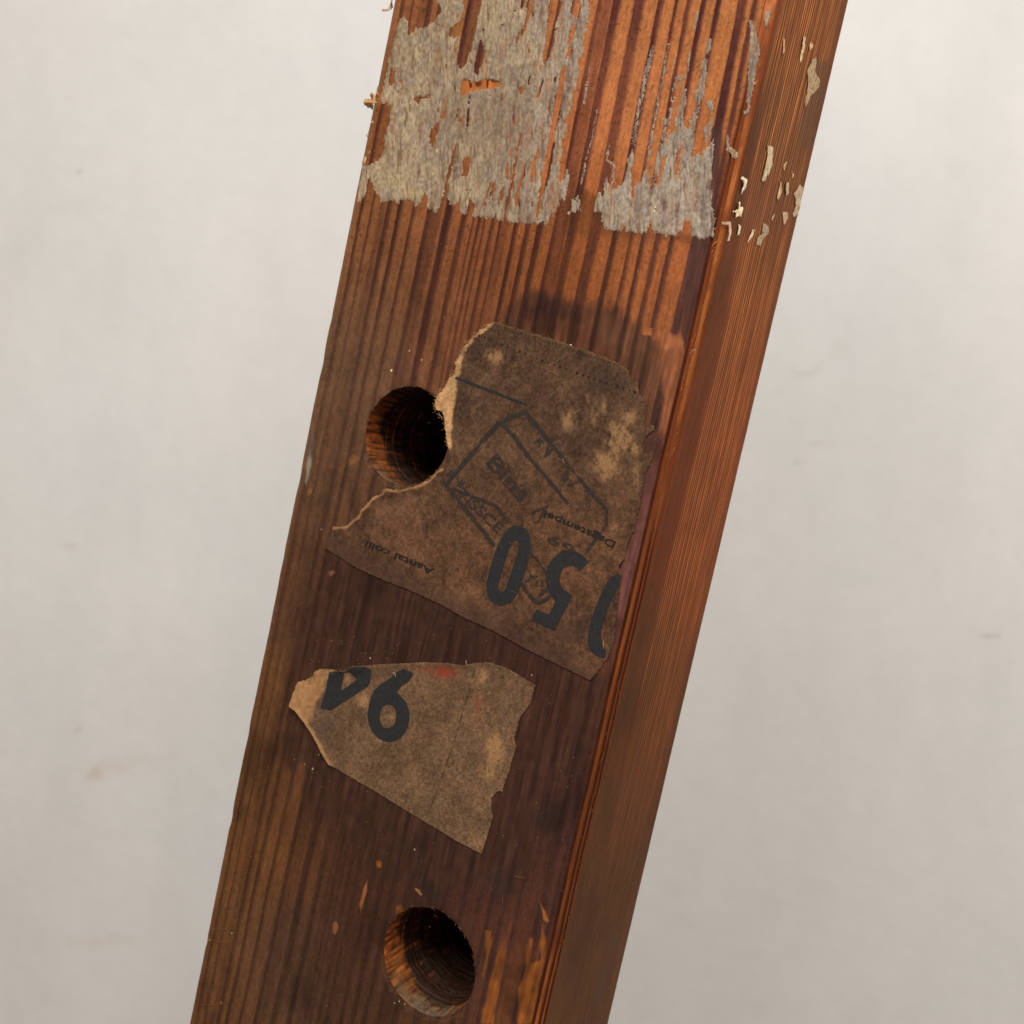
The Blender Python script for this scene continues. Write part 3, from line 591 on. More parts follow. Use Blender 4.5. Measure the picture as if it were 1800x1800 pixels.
# ---- the two torn labels
lab1 = P("872,566 905,577 950,590 1000,606 1050,623 1085,637 1104,650 1110,668 1124,673 1121,686 1133,705 1134,747 1148,748 1151,757 1140,762 1131,775 1130,795 1140,797 1152,790 1150,802 1142,817 1130,853 1123,902 1115,932 1103,956 1098,983 1088,995 1093,1010 1088,1034 1086,1056 1084,1088 1080,1122 1066,1161 1054,1176 1038,1196 980,1168 920,1138 870,1110 820,1088 770,1060 720,1037 680,1022 630,1000 590,975 573,964 578,944 587,927 611,924 627,911 635,900 647,887 658,875 675,867 682,860 700,863 720,858 742,853 755,844 767,831 776,825 784,814 789,802 791,790 788,778 787,765 785,755 784,742 782,730 778,723 770,722 766,713 768,705 772,693 780,688 785,680 793,665 800,660 803,650 803,640 808,628 815,612 825,600 838,588 850,577 860,570")
core1 = P("872,564 868,571 834,595 817,619 812,650 806,667 801,700 797,733 795,775 795,792 780,792 776,745 755,715 760,690 795,640 820,590 850,566")
tear1 = P("583,928 611,924 627,911 635,900 647,887 658,875 675,867 682,860 700,863 720,858 742,853 755,844 767,831 777,825")
lab2 = P("515,1240 519,1221 526,1199 539,1195 553,1188 556,1181 565,1176 587,1176 594,1179 608,1179 623,1171 644,1170 666,1168 702,1166 745,1164 787,1165 811,1169 821,1169 837,1165 861,1164 893,1175 941,1204 933,1236 915,1260 909,1281 904,1300 908,1312 896,1353 883,1391 875,1391 865,1401 864,1420 867,1436 856,1473 847,1501 800,1476 720,1428 667,1395 613,1364 580,1344 565,1319 549,1287 541,1273 528,1252")
core2 = P("510,1240 520,1195 556,1176 592,1174 584,1188 575,1196 570,1212 562,1226 556,1246 548,1262 541,1277")
tear2 = P("513,1240 528,1252 541,1273 549,1287 565,1319 580,1344")
L1, L2 = uvp(lab1), uvp(lab2)
def d1(A, Vv, X, Y):
    cut = smooth(0, 30, pdist(X, Y, P("575,965 720,1037 870,1110 1038,1196")))
    return sdf(A, Vv, L1) + .16 * (vn(A / .5, Vv / .5, 180) + .6 * vn(A / .25, Vv / .25, 181)) * (.35 + .65 * cut) + .2 * vn(A / 1.6, Vv / 1.6, 182) * cut
def d2(A, Vv, X, Y):
    cut = smooth(0, 20, pdist(X, Y, P("580,1344 847,1501 870,1430")))
    return sdf(A, Vv, L2) + .10 * (vn(A / .5, Vv / .5, 183) + .6 * vn(A / .25, Vv / .25, 184)) * cut + .03 * vn(A / .4, Vv / .4, 185)
def h1(A, Vv, X, Y, d):
    l1 = np.exp(-(pdist(X, Y, P("803,640 785,690 772,715 786,760 790,790")) / 16) ** 2)
    l2 = np.exp(-(pdist(X, Y, P("640,893 682,860 742,853")) / 12) ** 2)
    return .28 + front_height(X, Y) * .75 + .06 * fbm(X / 8, Y / 11, 186) + .10 * fbm(X / 40, Y / 60, 187) + .55 * l1 * (1 + .5 * vn(X / 14, Y / 14, 188)) + .7 * l2 * (1 + .5 * vn(X / 11, Y / 11, 189))
def h2(A, Vv, X, Y, d):
    tip = np.clip(1 - np.hypot(X - 513, Y - 1238) / 80, 0, 1) ** 1.6
    l2 = np.exp(-(pdist(X, Y, P("530,1258 560,1310 578,1342")) / 11) ** 2)
    l3 = np.exp(-(pdist(X, Y, P("556,1180 600,1176 630,1169")) / 12) ** 2)
    top = np.exp(-(pdist(X, Y, P("640,1169 861,1164")) / 7) ** 2)
    crease = -.04 * np.exp(-(pdist(X, Y, P("578,1250 585,1290 600,1330")) / 10) ** 2)
    return .28 + front_height(X, Y) * .7 + .05 * fbm(X / 8, Y / 11, 190) + .16 * fbm(X / 45, Y / 60, 191) + 1.9 * tip + .5 * l2 + .7 * l3 * (1 + .6 * vn(X / 12, Y / 9, 192)) + .25 * top + crease
bl1 = [(872, 628, 22, 16, .9), (905, 645, 14, 10, .45), (1000, 740, 16, 26, .85), (1010, 700, 10, 12, .3), (1062, 715, 8, 20, .6), (1068, 815, 26, 32, 1), (1090, 770, 32, 44, .85), (1105, 735, 22, 24, .7), (1045, 730, 18, 26, .5), (1115, 790, 14, 20, .7), (1120, 840, 12, 40, .55),
       (1100, 910, 16, 40, .35), (1080, 930, 10, 16, .5), (815, 705, 6, 30, .35), (1000, 640, 20, 20, .15), (690, 930, 60, 40, .22), (880, 1090, 60, 30, .25), (1020, 1165, 22, 14, .4), (960, 1010, 60, 60, .2), (1033, 700, 6, 14, .5), (860, 870, 50, 60, .12), (800, 1000, 60, 40, .2), (1040, 1060, 20, 70, .25)]
bl2 = [(640, 1232, 16, 18, .8), (612, 1192, 9, 12, .8), (850, 1190, 9, 18, .95), (843, 1230, 8, 30, .5), (872, 1318, 20, 42, .9), (860, 1358, 18, 24, .7), (600, 1226, 10, 16, .5), (690, 1370, 60, 40, .25), (690, 1260, 10, 12, .25), (730, 1230, 40, 30, .2), (590, 1200, 12, 20, .5)]
def c_paper(X, Y, base, hi, bl, s):
    n = fbm(X / 30, Y / 36, 200 + s, 4); n2 = vn(X / 5, Y / 7, 204 + s); n3 = vn(X / 2.2, Y / 2.2, 205 + s); n5 = fbm(X / 90, Y / 80, 206 + s)
    kk = .65 if s else 1.0
    n, n2, n5 = n * kk, n2 * kk, n5 * kk
    c = np.array(base, float) * (1 + .30 * n + .14 * n2 + .17 * n3 + .13 * n5 + .08 * vn(X / 1.6, Y / 2.6, 217 + s))[..., None]
    b0 = blot(X, Y, bl); b = np.clip(smooth(.12, .85, b0 + b0 ** .5 * (.55 * fbm(X / 7, Y / 12, 207 + s) + .28 * vn(X / 3, Y / 5.5, 218 + s) + .18 * vn(X / 1.7, Y / 2.4, 219 + s))) * np.minimum(1, b0 * 1.3 + .12), 0, 1)[..., None]
    c = c * (1 - b) + np.array(hi, float) * (1 + .08 * n3)[..., None] * b
    spk = (smooth(.62, .8, vn(X / 3.4, Y / 3.4, 209 + s)) * .35)[..., None]
    return c * (1 - spk) + np.array([52, 38, 28.]) * spk
def c1(A, Vv, X, Y, d):
    low = smooth(760, 1000, Y)
    c = c_paper(X, Y, (90, 65, 47), (152, 114, 76), bl1, 0)
    c = c * (1 + low[..., None] * np.array([.04, -.01, -.04]))
    st = (blot(X, Y, [(838, 612, 14, 16, .5), (820, 690, 10, 60, .25), (1050, 670, 20, 20, .45), (1000, 780, 30, 36, .2), (1000, 1110, 60, 20, .35), (880, 1080, 40, 14, .35), (980, 1150, 40, 12, .3)]))[..., None]
    c = c * (1 - st) + np.array([64, 48, 44.]) * st
    be = (1 - smooth(4, 34, pdist(X, Y, P('575,965 720,1037 870,1110 1038,1196')) + 12 * fbm(X / 25, Y / 25, 216)))[..., None] * .5
    c = c * (1 - be) + np.array([70, 50, 42.]) * be
    k = (smooth(-3, 2.5, sdf(X, Y, core1) + 2 * vn(X / 5, Y / 5, 210)))[..., None]
    core = np.array([192, 146, 98.]) * (1 + .14 * vn(X / 3, Y / 4, 211) + .12 * fbm(X / 12, Y / 12, 212))[..., None]
    c = c * (1 - k) + core * k
    t = (1 - smooth(2.2, 5.5, pdist(X, Y, tear1) + 1.6 * vn(X / 7, Y / 7, 213)))[..., None] * .85
    c = c * (1 - t) + np.array([170, 126, 82.]) * t
    pe = (1 - smooth(1.5, 5, pdist(X, Y, P("872,566 950,590 1050,623 1104,648")) + 1.2 * vn(X / 4, Y / 4, 214)))[..., None] * .35
    c = c * (1 - pe) + np.array([140, 106, 66.]) * pe
    return c
def c2(A, Vv, X, Y, d):
    c = c_paper(X, Y, (107, 80, 57), (150, 112, 74), bl2, 10)
    dk = (blot(X, Y, [(575, 1270, 16, 40, .45), (600, 1300, 14, 30, .3), (842, 1200, 0.1, 1, 0), (755, 1420, 14, 22, .45), (675, 1180, 50, 8, .35), (900, 1230, 20, 30, .15)]))[..., None]
    c = c * (1 - dk) + np.array([76, 60, 50.]) * dk
    rd = np.clip(blot(X, Y, [(782, 1181, 22, 11, .85), (752, 1176, 20, 7, .35), (842, 1240, 6, 26, .3)]) * (.9 + .5 * fbm(X / 8, Y / 8, 220)), 0, 1)[..., None]
    c = c * (1 - rd) + np.array([142, 54, 38.]) * rd
    k = (smooth(-5, 4, sdf(X, Y, core2) + 4 * vn(X / 8, Y / 8, 221)) * .85)[..., None]
    c = c * (1 - k) + np.array([166, 120, 78.]) * (1 + .10 * vn(X / 4, Y / 6, 222))[..., None] * k
    t = (1 - smooth(2.5, 8, pdist(X, Y, tear2) + 2 * vn(X / 7, Y / 7, 223)))[..., None] * .8
    c = c * (1 - t) + np.array([176, 130, 86.]) * t
    fl = (1 - smooth(.6, 2.0, pdist(X, Y, P("835,1180 818,1240 800,1300 780,1360 754,1430"))))[..., None] * (.9 * smooth(-.3, .2, vn(X / 5, Y / 7, 224)))[..., None]
    c = c * (1 - fl) + np.array([66, 50, 36.]) * fl
    f2 = (1 - smooth(1, 4, pdist(X, Y, P("860,1322 820,1350 780,1385 755,1420"))))[..., None] * .22
    return c * (1 - f2) + np.array([76, 58, 44.]) * f2
T1 = sheet("torn_label", d1, bb(L1), M_label, c1, h1, beam, back=.14, label="large torn brown freight label with a faded box stamp and the digits 050")
T2 = sheet("torn_label", d2, bb(L2), M_label, c2, h2, beam, back=.14, label="smaller torn brown label with the digits 94 and a curled corner")

# ---- print on the labels
def print_sheet(name, poly, holes, dlab, hlab, parent, mat=None, ed=.05, lift=.05):
    o_ = uvp(poly); hs = [uvp(h) for h in holes]
    def dist(A, Vv, X, Y):
        d = sdf(A, Vv, o_)
        for h in hs: d = np.minimum(d, -sdf(A, Vv, h))
        return np.minimum(d + ed * (vn(A / .4, Vv / .4, 230) + vn(A / .2, Vv / .2, 231)), dlab(A, Vv, X, Y) - .15)
    return sheet(name, dist, bb(o_), mat or M_ink, None, lambda A, Vv, X, Y, d: hlab(A, Vv, X, Y, d) + lift, parent, cell=.24)
def catmull(p, n=5):
    p = np.asarray(p, float); out = []
    for i in range(len(p)):
        a, b, c, d = p[i - 1], p[i], p[(i + 1) % len(p)], p[(i + 2) % len(p)]
        for t in np.linspace(0, 1, n, endpoint=False):
            out.append(.5 * (2 * b + (c - a) * t + (2 * a - 5 * b + 4 * c - d) * t * t + (3 * b - 3 * c + d - a) * t ** 3))
    return np.array(out)
o = 800, 780, 4.09
zero = catmull(off("230,1010 260,880 310,730 370,630 430,590 500,605 540,660 545,760 520,880 480,1010 430,1110 380,1150 330,1165 270,1140 240,1090", *o))
zero_in = catmull(off("315,1040 330,960 370,830 400,740 425,700 455,705 455,770 430,860 390,970 360,1050 335,1060", *o))
five = off("548,1268 585,1188 680,1228 725,1135 700,1105 678,1065 662,1010 657,950 668,890 695,840 730,800 770,772 820,764 870,772 920,800 965,850 935,880 900,915 880,893 850,877 815,878 785,895 762,930 755,970 762,1015 785,1048 850,1090 800,1190 720,1345 620,1300", *o)
zero2 = off("1205,955 1185,941 1160,940 1125,958 1095,995 1060,1060 1030,1125 1005,1195 980,1270 962,1345 955,1410 962,1450 980,1490 1010,1520 1045,1537 1080,1540 1088,1480 1066,1455 1054,1420 1050,1370 1070,1280 1100,1190 1150,1080 1190,1010", *o)
print_sheet("printed_digit", zero, [zero_in], d1, h1, T1, lift=.09)
print_sheet("printed_digit", five, [], d1, h1, T1, lift=.09)
print_sheet("printed_digit", zero2, [], d1, h1, T1, lift=.09)
o = 500, 1120, 6.923
four = off("560,425 740,395 900,345 1000,360 1060,400 1062,500 1030,590 570,895 450,860 500,680", *o)
four_in = off("742,430 815,430 895,515 690,655 705,590", *o)
nine = off("1020,900 1035,820 1060,740 1100,650 1150,595 1210,550 1310,485 1380,420 1460,380 1580,440 1530,530 1430,600 1375,670 1440,730 1500,820 1525,900 1530,980 1515,1070 1480,1150 1430,1215 1360,1260 1290,1275 1220,1265 1150,1225 1085,1160 1045,1085 1022,990", *o)
nine_in = catmull(off("1165,990 1175,900 1210,840 1270,815 1330,840 1362,900 1365,970 1345,1050 1300,1095 1250,1105 1200,1085", *o))
print_sheet("printed_digit", four, [four_in], d2, h2, T2, lift=.09)
print_sheet("printed_digit", nine, [nine_in], d2, h2, T2, lift=.09)
def lines_sheet(name, lines, dlab, hlab, parent, mat, gaps=.6, lift=.06):
    L_ = [(uvp(p), w_ * .076) for p, w_ in lines]
    def dist(A, Vv, X, Y):
        d = np.full(A.shape, -1e9)
        for p, hw in L_: d = np.maximum(d, hw - pdist(A, Vv, p))
        return np.minimum(d + .10 * vn(A / .5, Vv / .5, 240) + .10 * vn(A / .25, Vv / .25, 241) - gaps * np.clip(vn(A / 2.2, Vv / 2.2, 242) - .25, 0, 1), dlab(A, Vv, X, Y) - .15)
    return sheet(name, dist, bb(*[p for p, _ in L_]), mat, None, lambda A, Vv, X, Y, d: hlab(A, Vv, X, Y, d) + lift, parent, cell=.2)
lines_sheet("stamp_frame", [(P("786,852 812,820 845,780 876,746 900,733 924,725 945,750 968,780"), 10), (P("968,780 997,812 1020,842 1042,868 1067,895 1066,925 1047,948 1030,973"), 7), (P("884,744 905,768 927,800"), 9), (P("927,800 960,838 998,884"), 7),
                            (P("782,850 815,890 851,934 868,958"), 9), (P("918,1026 930,1044 942,1059 949,1061 967,1049"), 8), (P("798,860 840,876 873,890 892,916"), 6.5), (P("934,972 948,988 962,1008"), 5)], d1, h1, T1, M_stamp, gaps=.7)
lines_sheet("printed_rule", [(P("804,665 864,688 924,711"), 5.2)], d1, h1, T1, M_ink, gaps=.1)
def dots(name, pts, r, dlab, hlab, parent, mat):
    p = uvp(pts)
    def dist(A, Vv, X, Y):
        d = np.full(A.shape, -1e9)
        for k, (a, b) in enumerate(p): d = np.maximum(d, r * (0.75 + .5 * ((k * 37) % 10) / 10) - np.hypot(A - a, Vv - b))
        return np.minimum(d, dlab(A, Vv, X, Y) - .05)
    return sheet(name, dist, bb(p), mat, None, lambda A, Vv, X, Y, d: hlab(A, Vv, X, Y, d) + .06, parent, cell=.15)
tt = np.linspace(0, 1, 28)[:, None]
dots("perforation", np.array([[843, 590]]) * (1 - tt) + np.array([[1117, 689]]) * tt + np.array([[0, 1]]) * 4 * np.sin(tt * 3), .32, d1, h1, T1, M_text)
tt = np.linspace(0, 1, 36)[:, None]
dots("perforation", np.array([[876, 575]]) * (1 - tt) + np.array([[1086, 642]]) * tt, .2, d1, h1, T1, M_stamp)
def text(body, x, y, dx, dy, size_px, parent, mat, hlab, squeeze=1.0):
    cu = bpy.data.curves.new("print", 'FONT'); cu.body = body; cu.size = 1.0; cu.offset = 0.02
    ob = bpy.data.objects.new("print", cu); C.objects.link(ob)
    bpy.context.view_layer.update()
    dg = bpy.context.evaluated_depsgraph_get(); me = ob.evaluated_get(dg).to_mesh()
    co = np.array([v.co[:2] for v in me.vertices]); fs = [tuple(p.vertices) for p in me.polygons]
    bpy.data.objects.remove(ob); bpy.data.curves.remove(cu)
    n = np.array([dx, dy], float); Lp = np.linalg.norm(n); n /= Lp; up = np.array([n[1], -n[0]])
    s = Lp / max(co[:, 0].max(), 1e-6)
    pts = np.array([x, y]) + co[:, :1] * s * n + co[:, 1:] * size_px * up
    a, b = front(pts[:, 0], pts[:, 1])
    h = hlab(a, b, pts[:, 0], pts[:, 1], a * 0) + .13
    return mesh_obj("printed_text", loc(a, b, h), fs, mat, parent, smoothed=False)
text("Dagstempel", 1085, 953, -125, -55, 17, T1, M_text, h1)
text("Aantal colli", 764, 1000, -118, -50, 17, T1, M_text, h1)
text("Bins", 852, 812, 64, 72, 38, T1, M_stamp, h1)
text("TISSCE", 802, 868, 74, 70, 26, T1, M_stamp, h1)
text("69", 960, 951, 46, 26, 24, T1, M_stamp, h1)
def smudge(seed, x, y, dx, dy, n, size):      # stamped letters worn past reading
    q = np.random.RandomState(seed); ln = math.hypot(dx, dy); a = np.array([dx, dy]) / ln; b = np.array([a[1], -a[0]]); out = []
    for i in range(n):
        c = np.array([x, y]) + a * ln * (i + .5) / n; hw = ln / n * .36
        for k in range(3):
            p = [c + a * q.uniform(-hw, hw) + b * size * q.uniform(0, 1) for _ in range(3)]
            out.append((np.array(p), q.uniform(3, 5)))
    lines_sheet("stamp_smudge", out, d1, h1, T1, M_stamp, gaps=.8)
smudge(1, 938, 776, 24, 30, 2, 18); smudge(2, 982, 838, 48, 54, 4, 20); smudge(3, 920, 1018, 32, 38, 3, 26); smudge(4, 782, 838, 30, 22, 2, 16)
lines_sheet("pen_mark", [(P("936,902 950,896 963,890 955,902 946,918"), 4.5)], d1, h1, T1, M_stamp, gaps=.5)

# ------------------------------------------------------------------ loose flakes, splinters and hairs
def tube(pts, r0, r1, sides=4):
    pts = np.asarray(pts, float); n = len(pts); vs = []; fs = []
    for i in range(n):
        t = pts[min(i + 1, n - 1)] - pts[max(i - 1, 0)]; t /= np.linalg.norm(t) + 1e-9
        a = np.cross(t, [0.3, 1, 0.2]); a /= np.linalg.norm(a) + 1e-9; b = np.cross(t, a); r = r0 + (r1 - r0) * i / (n - 1)
        for k in range(sides): vs.append(pts[i] + r * (a * math.cos(2 * math.pi * k / sides) + b * math.sin(2 * math.pi * k / sides)))
    for i in range(n - 1):
        for k in range(sides): fs.append((i * sides + k, i * sides + (k + 1) % sides, (i + 1) * sides + (k + 1) % sides, (i + 1) * sides + k))
    return np.array(vs), np.array(fs)
R_ = np.random.RandomState(77)
class Heap:
    def __init__(s): s.v, s.f, s.c, s.n = [], [], [], 0
    def add(s, v, f, c): s.v.append(v); s.f.append(f + s.n); s.c.append(np.tile(lin(np.array(c, float)), (len(v), 1))); s.n += len(v)
    def build(s, name, mat, parent, **p): return mesh_obj(name, np.concatenate(s.v), np.concatenate(s.f), mat, parent, np.concatenate(s.c), **p)
def hair(H, x, y, x2, y2, r, c, lift=.5, bend=4, base=0.1):
    n = 7; t = np.linspace(0, 1, n); bx = R_.uniform(-bend, bend); by = R_.uniform(-bend, bend)
    xs = x + (x2 - x) * t + bx * np.sin(t * 3.1); ys = y + (y2 - y) * t + by * np.sin(t * 3.1)
    a, b = front(xs, ys); h = base + lift * np.sin(t * 3.1 * R_.uniform(.5, 1))
    v, f = tube(loc(a, b, h), r * 1e-3, r * .5e-3); H.add(v, f, c)
H = Heap()
# fuzz round the bored holes
for k, (hx, hy, r, s) in enumerate(HOLES):
    cu, cv, r_, s_ = hole_uv[k]
    for i in range(150):
        th = R_.uniform(.15, 2.9) if R_.rand() < .75 else R_.uniform(3.4, 6.1)
        rr = float(rim(np.array([th]), r_, s_)[0]); ln = R_.uniform(.5, 1.9)
        th2 = th + R_.uniform(-.07, .07)
        a0 = np.array([rr + R_.uniform(.0, .25)]); a1 = rr + R_.uniform(-.5, .9)
        t = np.linspace(0, 1, 5)
        rad = a0 + (a1 - a0) * t; tha = th + (th2 - th) * t
        h = -.5 + (R_.uniform(.1, .5) + .5) * np.sin(t * 2.2)
        v, f = tube(loc(cu + rad * np.cos(tha), cv + rad * np.sin(tha), h), .07e-3, .03e-3)
        H.add(v, f, (60, 38, 24) if R_.rand() < .7 else (128, 92, 56))
# torn fibres along the label tears
def along(H, line, n, col, L=(3, 9), lift=.4, r=.045):
    for i in range(n):
        k = R_.randint(len(line) - 1); t = R_.rand(); p = line[k] * (1 - t) + line[k + 1] * t
        an = R_.uniform(0, 6.28); l = R_.uniform(*L)
        hair(H, p[0], p[1], p[0] + l * math.cos(an), p[1] + l * math.sin(an), r, col, lift, 2, .35)
along(H, P("860,570 825,600 808,628 803,650 793,665 785,680 772,693 768,708"), 120, (196, 152, 104))
along(H, P("768,708 770,722 784,742 787,770 790,790"), 60, (186, 142, 96))
along(H, tear1, 40, (176, 134, 90), (2, 6))
along(H, P("872,566 950,590 1050,623 1104,648"), 40, (140, 108, 70), (3, 10))
along(H, P("519,1221 556,1181 594,1179 623,1171"), 24, (156, 116, 74), (2, 7))
# single hairs and splinters seen on the surface
for a in ((828, 728, 842, 757, .05, (150, 122, 84)), (842, 757, 848, 752, .04, (150, 122, 84)), (963, 652, 985, 662, .06, (168, 116, 68)), (913, 407, 922, 417, .06, (190, 130, 76)), (782, 556, 787, 567, .06, (190, 140, 80)), (1061, 1126, 1062, 1140, .07, (196, 158, 104)),
          (820, 1161, 824, 1170, .09, (214, 180, 132)), (692, 1182, 697, 1190, .09, (226, 206, 166)), (905, 1540, 925, 1543, .05, (150, 110, 80)), (1214, 623, 1224, 615, .09, (232, 190, 150)), (990, 806, 994, 814, .06, (196, 160, 110)),
          (1122, 476, 1124, 484, .09, (190, 120, 66)), (1215, 429, 1220, 427, .06, (196, 140, 90)), (1254, 440, 1250, 446, .08, (206, 134, 70)), (1260, 425, 1252, 436, .12, (206, 140, 66)), (820, 1595, 823, 1600, .05, (150, 100, 70)), (885, 1570, 886, 1590, .05, (140, 92, 56))):
    hair(H, a[0], a[1], a[2], a[3], a[4], a[5], .4, 2, .25)
for i in range(130):
    y = R_.uniform(620, 1780); f = R_.uniform(.04, .97); x = XL(y) + f * (XC(y) - XL(y)); an = R_.uniform(0, 6.28); l = R_.uniform(2, 9)
    hair(H, x, y, x + l * math.cos(an), y + l * math.sin(an), R_.uniform(.02, .045), (118, 88, 62), .25, 3, .25)
for i in range(90):                    # splinters lifting along the arris
    y = R_.uniform(0, 900) if R_.rand() < .7 else R_.uniform(900, 1800); x = XC(y) - R_.uniform(2, 16); l = R_.uniform(4, 16)
    hair(H, x, y, x - l * .2 + R_.uniform(-3, 1.5), y + l, R_.uniform(.04, .08), (190, 116, 58) if y < 800 else (136, 80, 40), .25, 1, .0)
for y0 in (1632, 1638, 1655, 1530, 1764):
    for k in range(4): hair(H, XL(y0) + R_.uniform(6, 40), y0 + R_.uniform(-3, 3), XL(y0) + R_.uniform(40, 70), y0 + R_.uniform(-4, 4), .03, (136, 96, 58), .05, 1, .2)
for i in range(170):
    x = R_.uniform(600, 1120); y = R_.uniform(600, 1490)
    pt = (np.array([x]), np.array([y]))
    if sdf(*pt, lab1)[0] > 6 or sdf(*pt, lab2)[0] > 6:
        an = R_.uniform(0, 6.28); l = R_.uniform(3, 10); hair(H, x, y, x + l * math.cos(an), y + l * math.sin(an), R_.uniform(.018, .035), (150, 118, 82), .15, 3, .42)
H.build("wood_fibre", M_fibre, beam, kind="stuff")
# pale specks of dust and chips
S = Heap()
def speck(x, y, r, c):
    a, b = front(np.array([x]), np.array([y])); n = 6
    if any(math.hypot(a[0] - q_[0], b[0] - q_[1]) < q_[2] + .3 for q_ in hole_uv): return
    th = np.arange(n) * 2 * np.pi / n + R_.rand(); rr = r * R_.uniform(.6, 1.2, n) * .152
    ring = loc(a + rr * np.cos(th) * .8, b + rr * np.sin(th) * 1.2, np.full(n, .12)); top = loc(a, b, np.array([.12 + r * .08]))
    S.add(np.concatenate([ring, top]), np.array([(k, (k + 1) % n, n) for k in range(n)]), c)
for x, y, r, c in ((688, 651, 3.2, (226, 204, 156)), (741, 633, 2.4, (198, 160, 120)), (720, 617, 1.8, (206, 180, 140)), (1003, 607, 2.6, (236, 224, 200)), (668, 945, 2.6, (196, 168, 120)), (879, 950, 2.4, (190, 182, 168)), (651, 1157, 1.8, (206, 190, 160)), (565, 931, 1.6, (196, 170, 130)),
                   (550, 1352, 3, (168, 142, 108)), (536, 1344, 2.4, (150, 110, 76)), (561, 1327, 2, (170, 140, 100)), (518, 1335, 1.8, (130, 96, 66)), (729, 1493, 2.4, (168, 146, 112)), (408, 1640, 2, (226, 206, 170)), (935, 1187, 2, (176, 140, 100)), (369, 1652, 3, (150, 112, 66)),
                   (389, 1763, 3.2, (138, 110, 56)), (702, 1760, 2, (226, 214, 190)), (712, 1765, 1.6, (210, 196, 170)), (757, 1784, 1.8, (206, 198, 180)), (694, 1763, 1.5, (190, 176, 150)), (768, 266, 4.6, (202, 170, 118)), (708, 208, 3, (200, 180, 122)), (1150, 372, 3, (230, 214, 150)), (1152, 365, 2, (240, 230, 200)), (1148, 751, 3.4, (150, 126, 76))):
    speck(x, y, r, c)
for i in range(150):
    y = R_.uniform(1060, 1790); f = R_.uniform(.04, .95); speck(XL(y) + f * (XC(y) - XL(y)), y, R_.uniform(.5, 1.1), (150, 124, 94))
for i in range(60): speck(R_.uniform(540, 700), R_.uniform(1120, 1185), R_.uniform(.5, 1.3), (140, 112, 76))
for i in range(40):
    th = R_.uniform(3.9, 5.6); r_ = R_.uniform(14.6, 17.5); a = hole_uv[1][0] + r_ * math.cos(th); b = hole_uv[1][1] + r_ * math.sin(th)
    xx, yy = to_px(a, b); speck(float(xx), float(yy), R_.uniform(.5, 1.2), (118, 102, 82))
S.build("dust_speck", M_fibre, beam, kind="stuff")
# curled scraps standing off the left edge
for poly, c, hg in (("664,162 658,168 653,162 648,166 650,172 643,174 640,181 645,188 651,189 656,183 662,181 667,172", (206, 158, 104), 1.2), ("694,-12 691,0 688,8 684,13 680,17 676,19 671,19 670,14 675,14 679,13 683,8 685,2 686,-12", (204, 160, 122), .8),
                    ("672,136 666,146 661,158 659,166 663,168 668,158 673,146", (196, 164, 124), .4), ("662,182 656,196 652,212 647,228 643,240 649,241 656,222 661,204 665,186", (202, 172, 130), .5),
                    ("648,258 642,266 639,276 634,284 636,293 641,291 646,278 651,262", (206, 170, 130), .6), ("675,118 671,128 668,140 671,141 675,130 678,119", (96, 68, 50), .3)):
    o_ = uvp(P(poly))
    sheet("paper_flake", (lambda o_: lambda A, Vv, X, Y: sdf(A, Vv, o_) + .16 * (vn(A / .5, Vv / .5, 260) + .6 * vn(A / .2, Vv / .25, 261)))(o_), bb(o_), M_resid,
          (lambda c: lambda A, Vv, X, Y, d: np.array(c, float) * (1 + .16 * vn(A / .6, Vv / .8, 262) + .1 * vn(A / .25, Vv / .3, 263))[..., None])(c),
          (lambda hg: lambda A, Vv, X, Y, d: -.35 + hg * vn(A / 1.4, Vv / 1.4, 264))(hg), beam, cell=.18, back=.2)

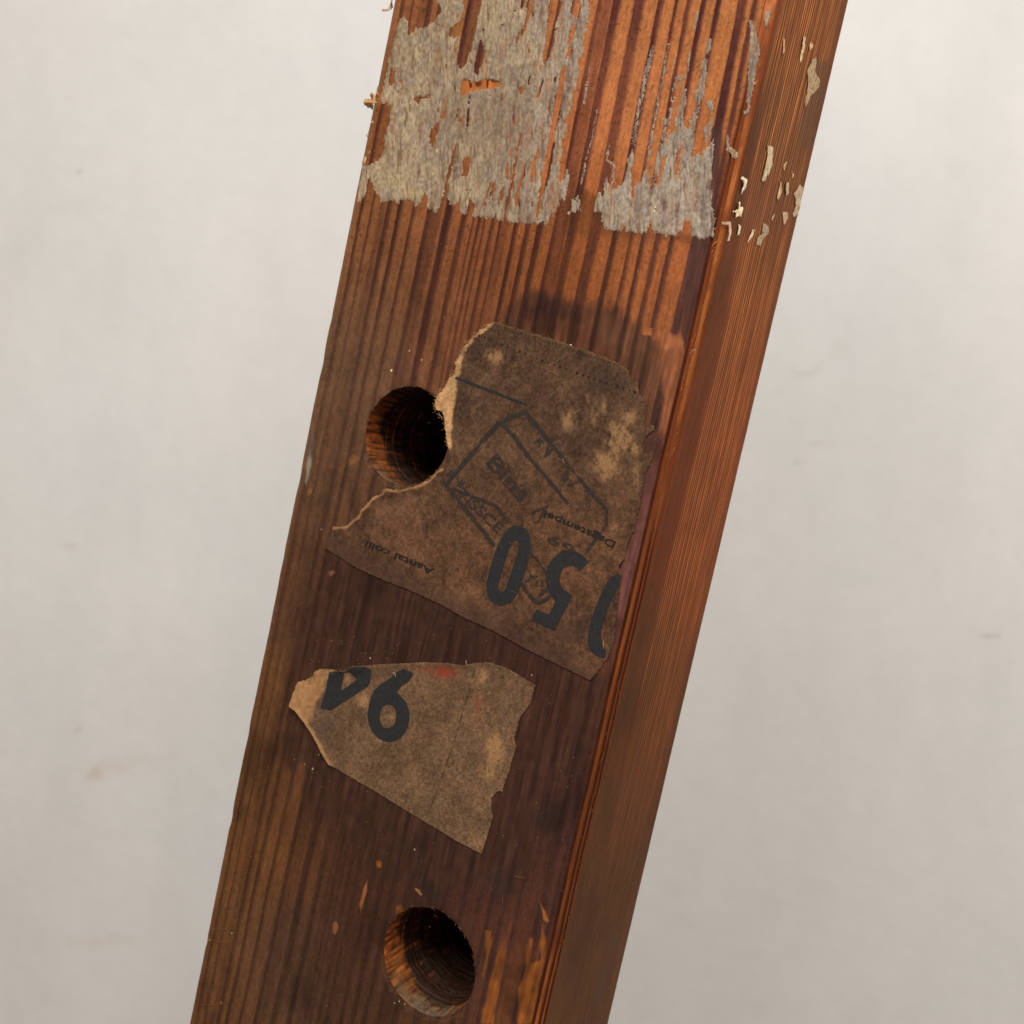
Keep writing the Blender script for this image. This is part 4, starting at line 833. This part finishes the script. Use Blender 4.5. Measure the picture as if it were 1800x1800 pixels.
# ------------------------------------------------------------------ the wall behind
WY = 0.92
def wall_pt(x, y): return ((x - CPX) / FPX * WY, CAM_Z - (y - CPX) / FPX * WY)
xs = np.concatenate([np.linspace(-4.5, -.56, 60), np.linspace(-.55, .55, 300), np.linspace(.56, 4.5, 60)])
zs = np.concatenate([np.linspace(-2.2, -.56, 30), np.linspace(-.55, .55, 300), np.linspace(.56, 3.0, 40)]) + CAM_Z
WX, WZ = np.meshgrid(xs, zs)
tx, ty = WX / WY * FPX + CPX, -(WZ - CAM_Z) / WY * FPX + CPX
base = np.array([218.5, 215, 209.8])
wc = base * (1 + .022 * fbm(tx / 260, ty / 420, 300) + .014 * fbm(tx / 60, ty / 200, 301) + .010 * fbm(tx / 34, ty / 30, 305) + .004 * vn(tx / 12, ty / 12, 302))[..., None]
tint = fbm(tx / 500, ty / 500, 303)[..., None] * np.array([.006, 0, -.010]); wc = wc * (1 + tint)
marks = [(165, 1362, 16, 14, .30, (188, 158, 132)), (205, 1348, 34, 14, .16, (200, 170, 140)), (250, 1335, 50, 10, .10, (196, 180, 150)), (165, 1658, 60, 12, .14, (200, 172, 142)), (215, 1652, 40, 14, .08, (196, 176, 150)), (140, 302, 5, 5, .35, (150, 146, 138)),
         (122, 960, 14, 5, .18, (170, 160, 140)), (137, 1282, 6, 8, .18, (160, 150, 138)), (130, 365, 50, 22, .10, (186, 180, 168)), (60, 430, 60, 40, .07, (180, 178, 170)), (185, 520, 30, 90, .07, (186, 180, 166)), (1740, 1118, 14, 6, .26, (160, 154, 142)), (1755, 1118, 5, 6, .20, (150, 146, 136)),
         (1437, 780, 14, 5, .20, (160, 154, 146)), (1402, 812, 8, 3, .2, (160, 154, 146)), (1450, 530, 5, 5, .2, (170, 166, 160)), (1475, 610, 14, 16, .08, (180, 174, 160)), (1560, 1070, 14, 8, .08, (180, 170, 160)), (90, 1750, 30, 20, .06, (180, 164, 150)), (480, 490, 20, 120, .05, (186, 180, 170))]
for x, y, rx, ry, a, c in marks:
    k = a * np.exp(-((tx - x) / rx) ** 2 - ((ty - y) / ry) ** 2) * (1 + .5 * vn(tx / 14, ty / 10, 304)); wc = wc * (1 - k[..., None]) + np.array(c, float) * k[..., None]
arc = .16 * np.exp(-((np.hypot((tx - 1415) / 26, (ty - 636) / 22) - 1) / .22) ** 2) * smooth(632, 650, ty); wc = wc * (1 - arc[..., None]) + np.array([176, 170, 160.]) * arc[..., None]
i = np.arange(WX.size).reshape(WX.shape)
mesh_obj("wall", np.stack([WX, np.full(WX.shape, WY), WZ], -1).reshape(-1, 3), np.stack([i[:-1, :-1], i[:-1, 1:], i[1:, 1:], i[1:, :-1]], -1).reshape(-1, 4), M_wall, None, lin(wc.reshape(-1, 3)), kind="structure")
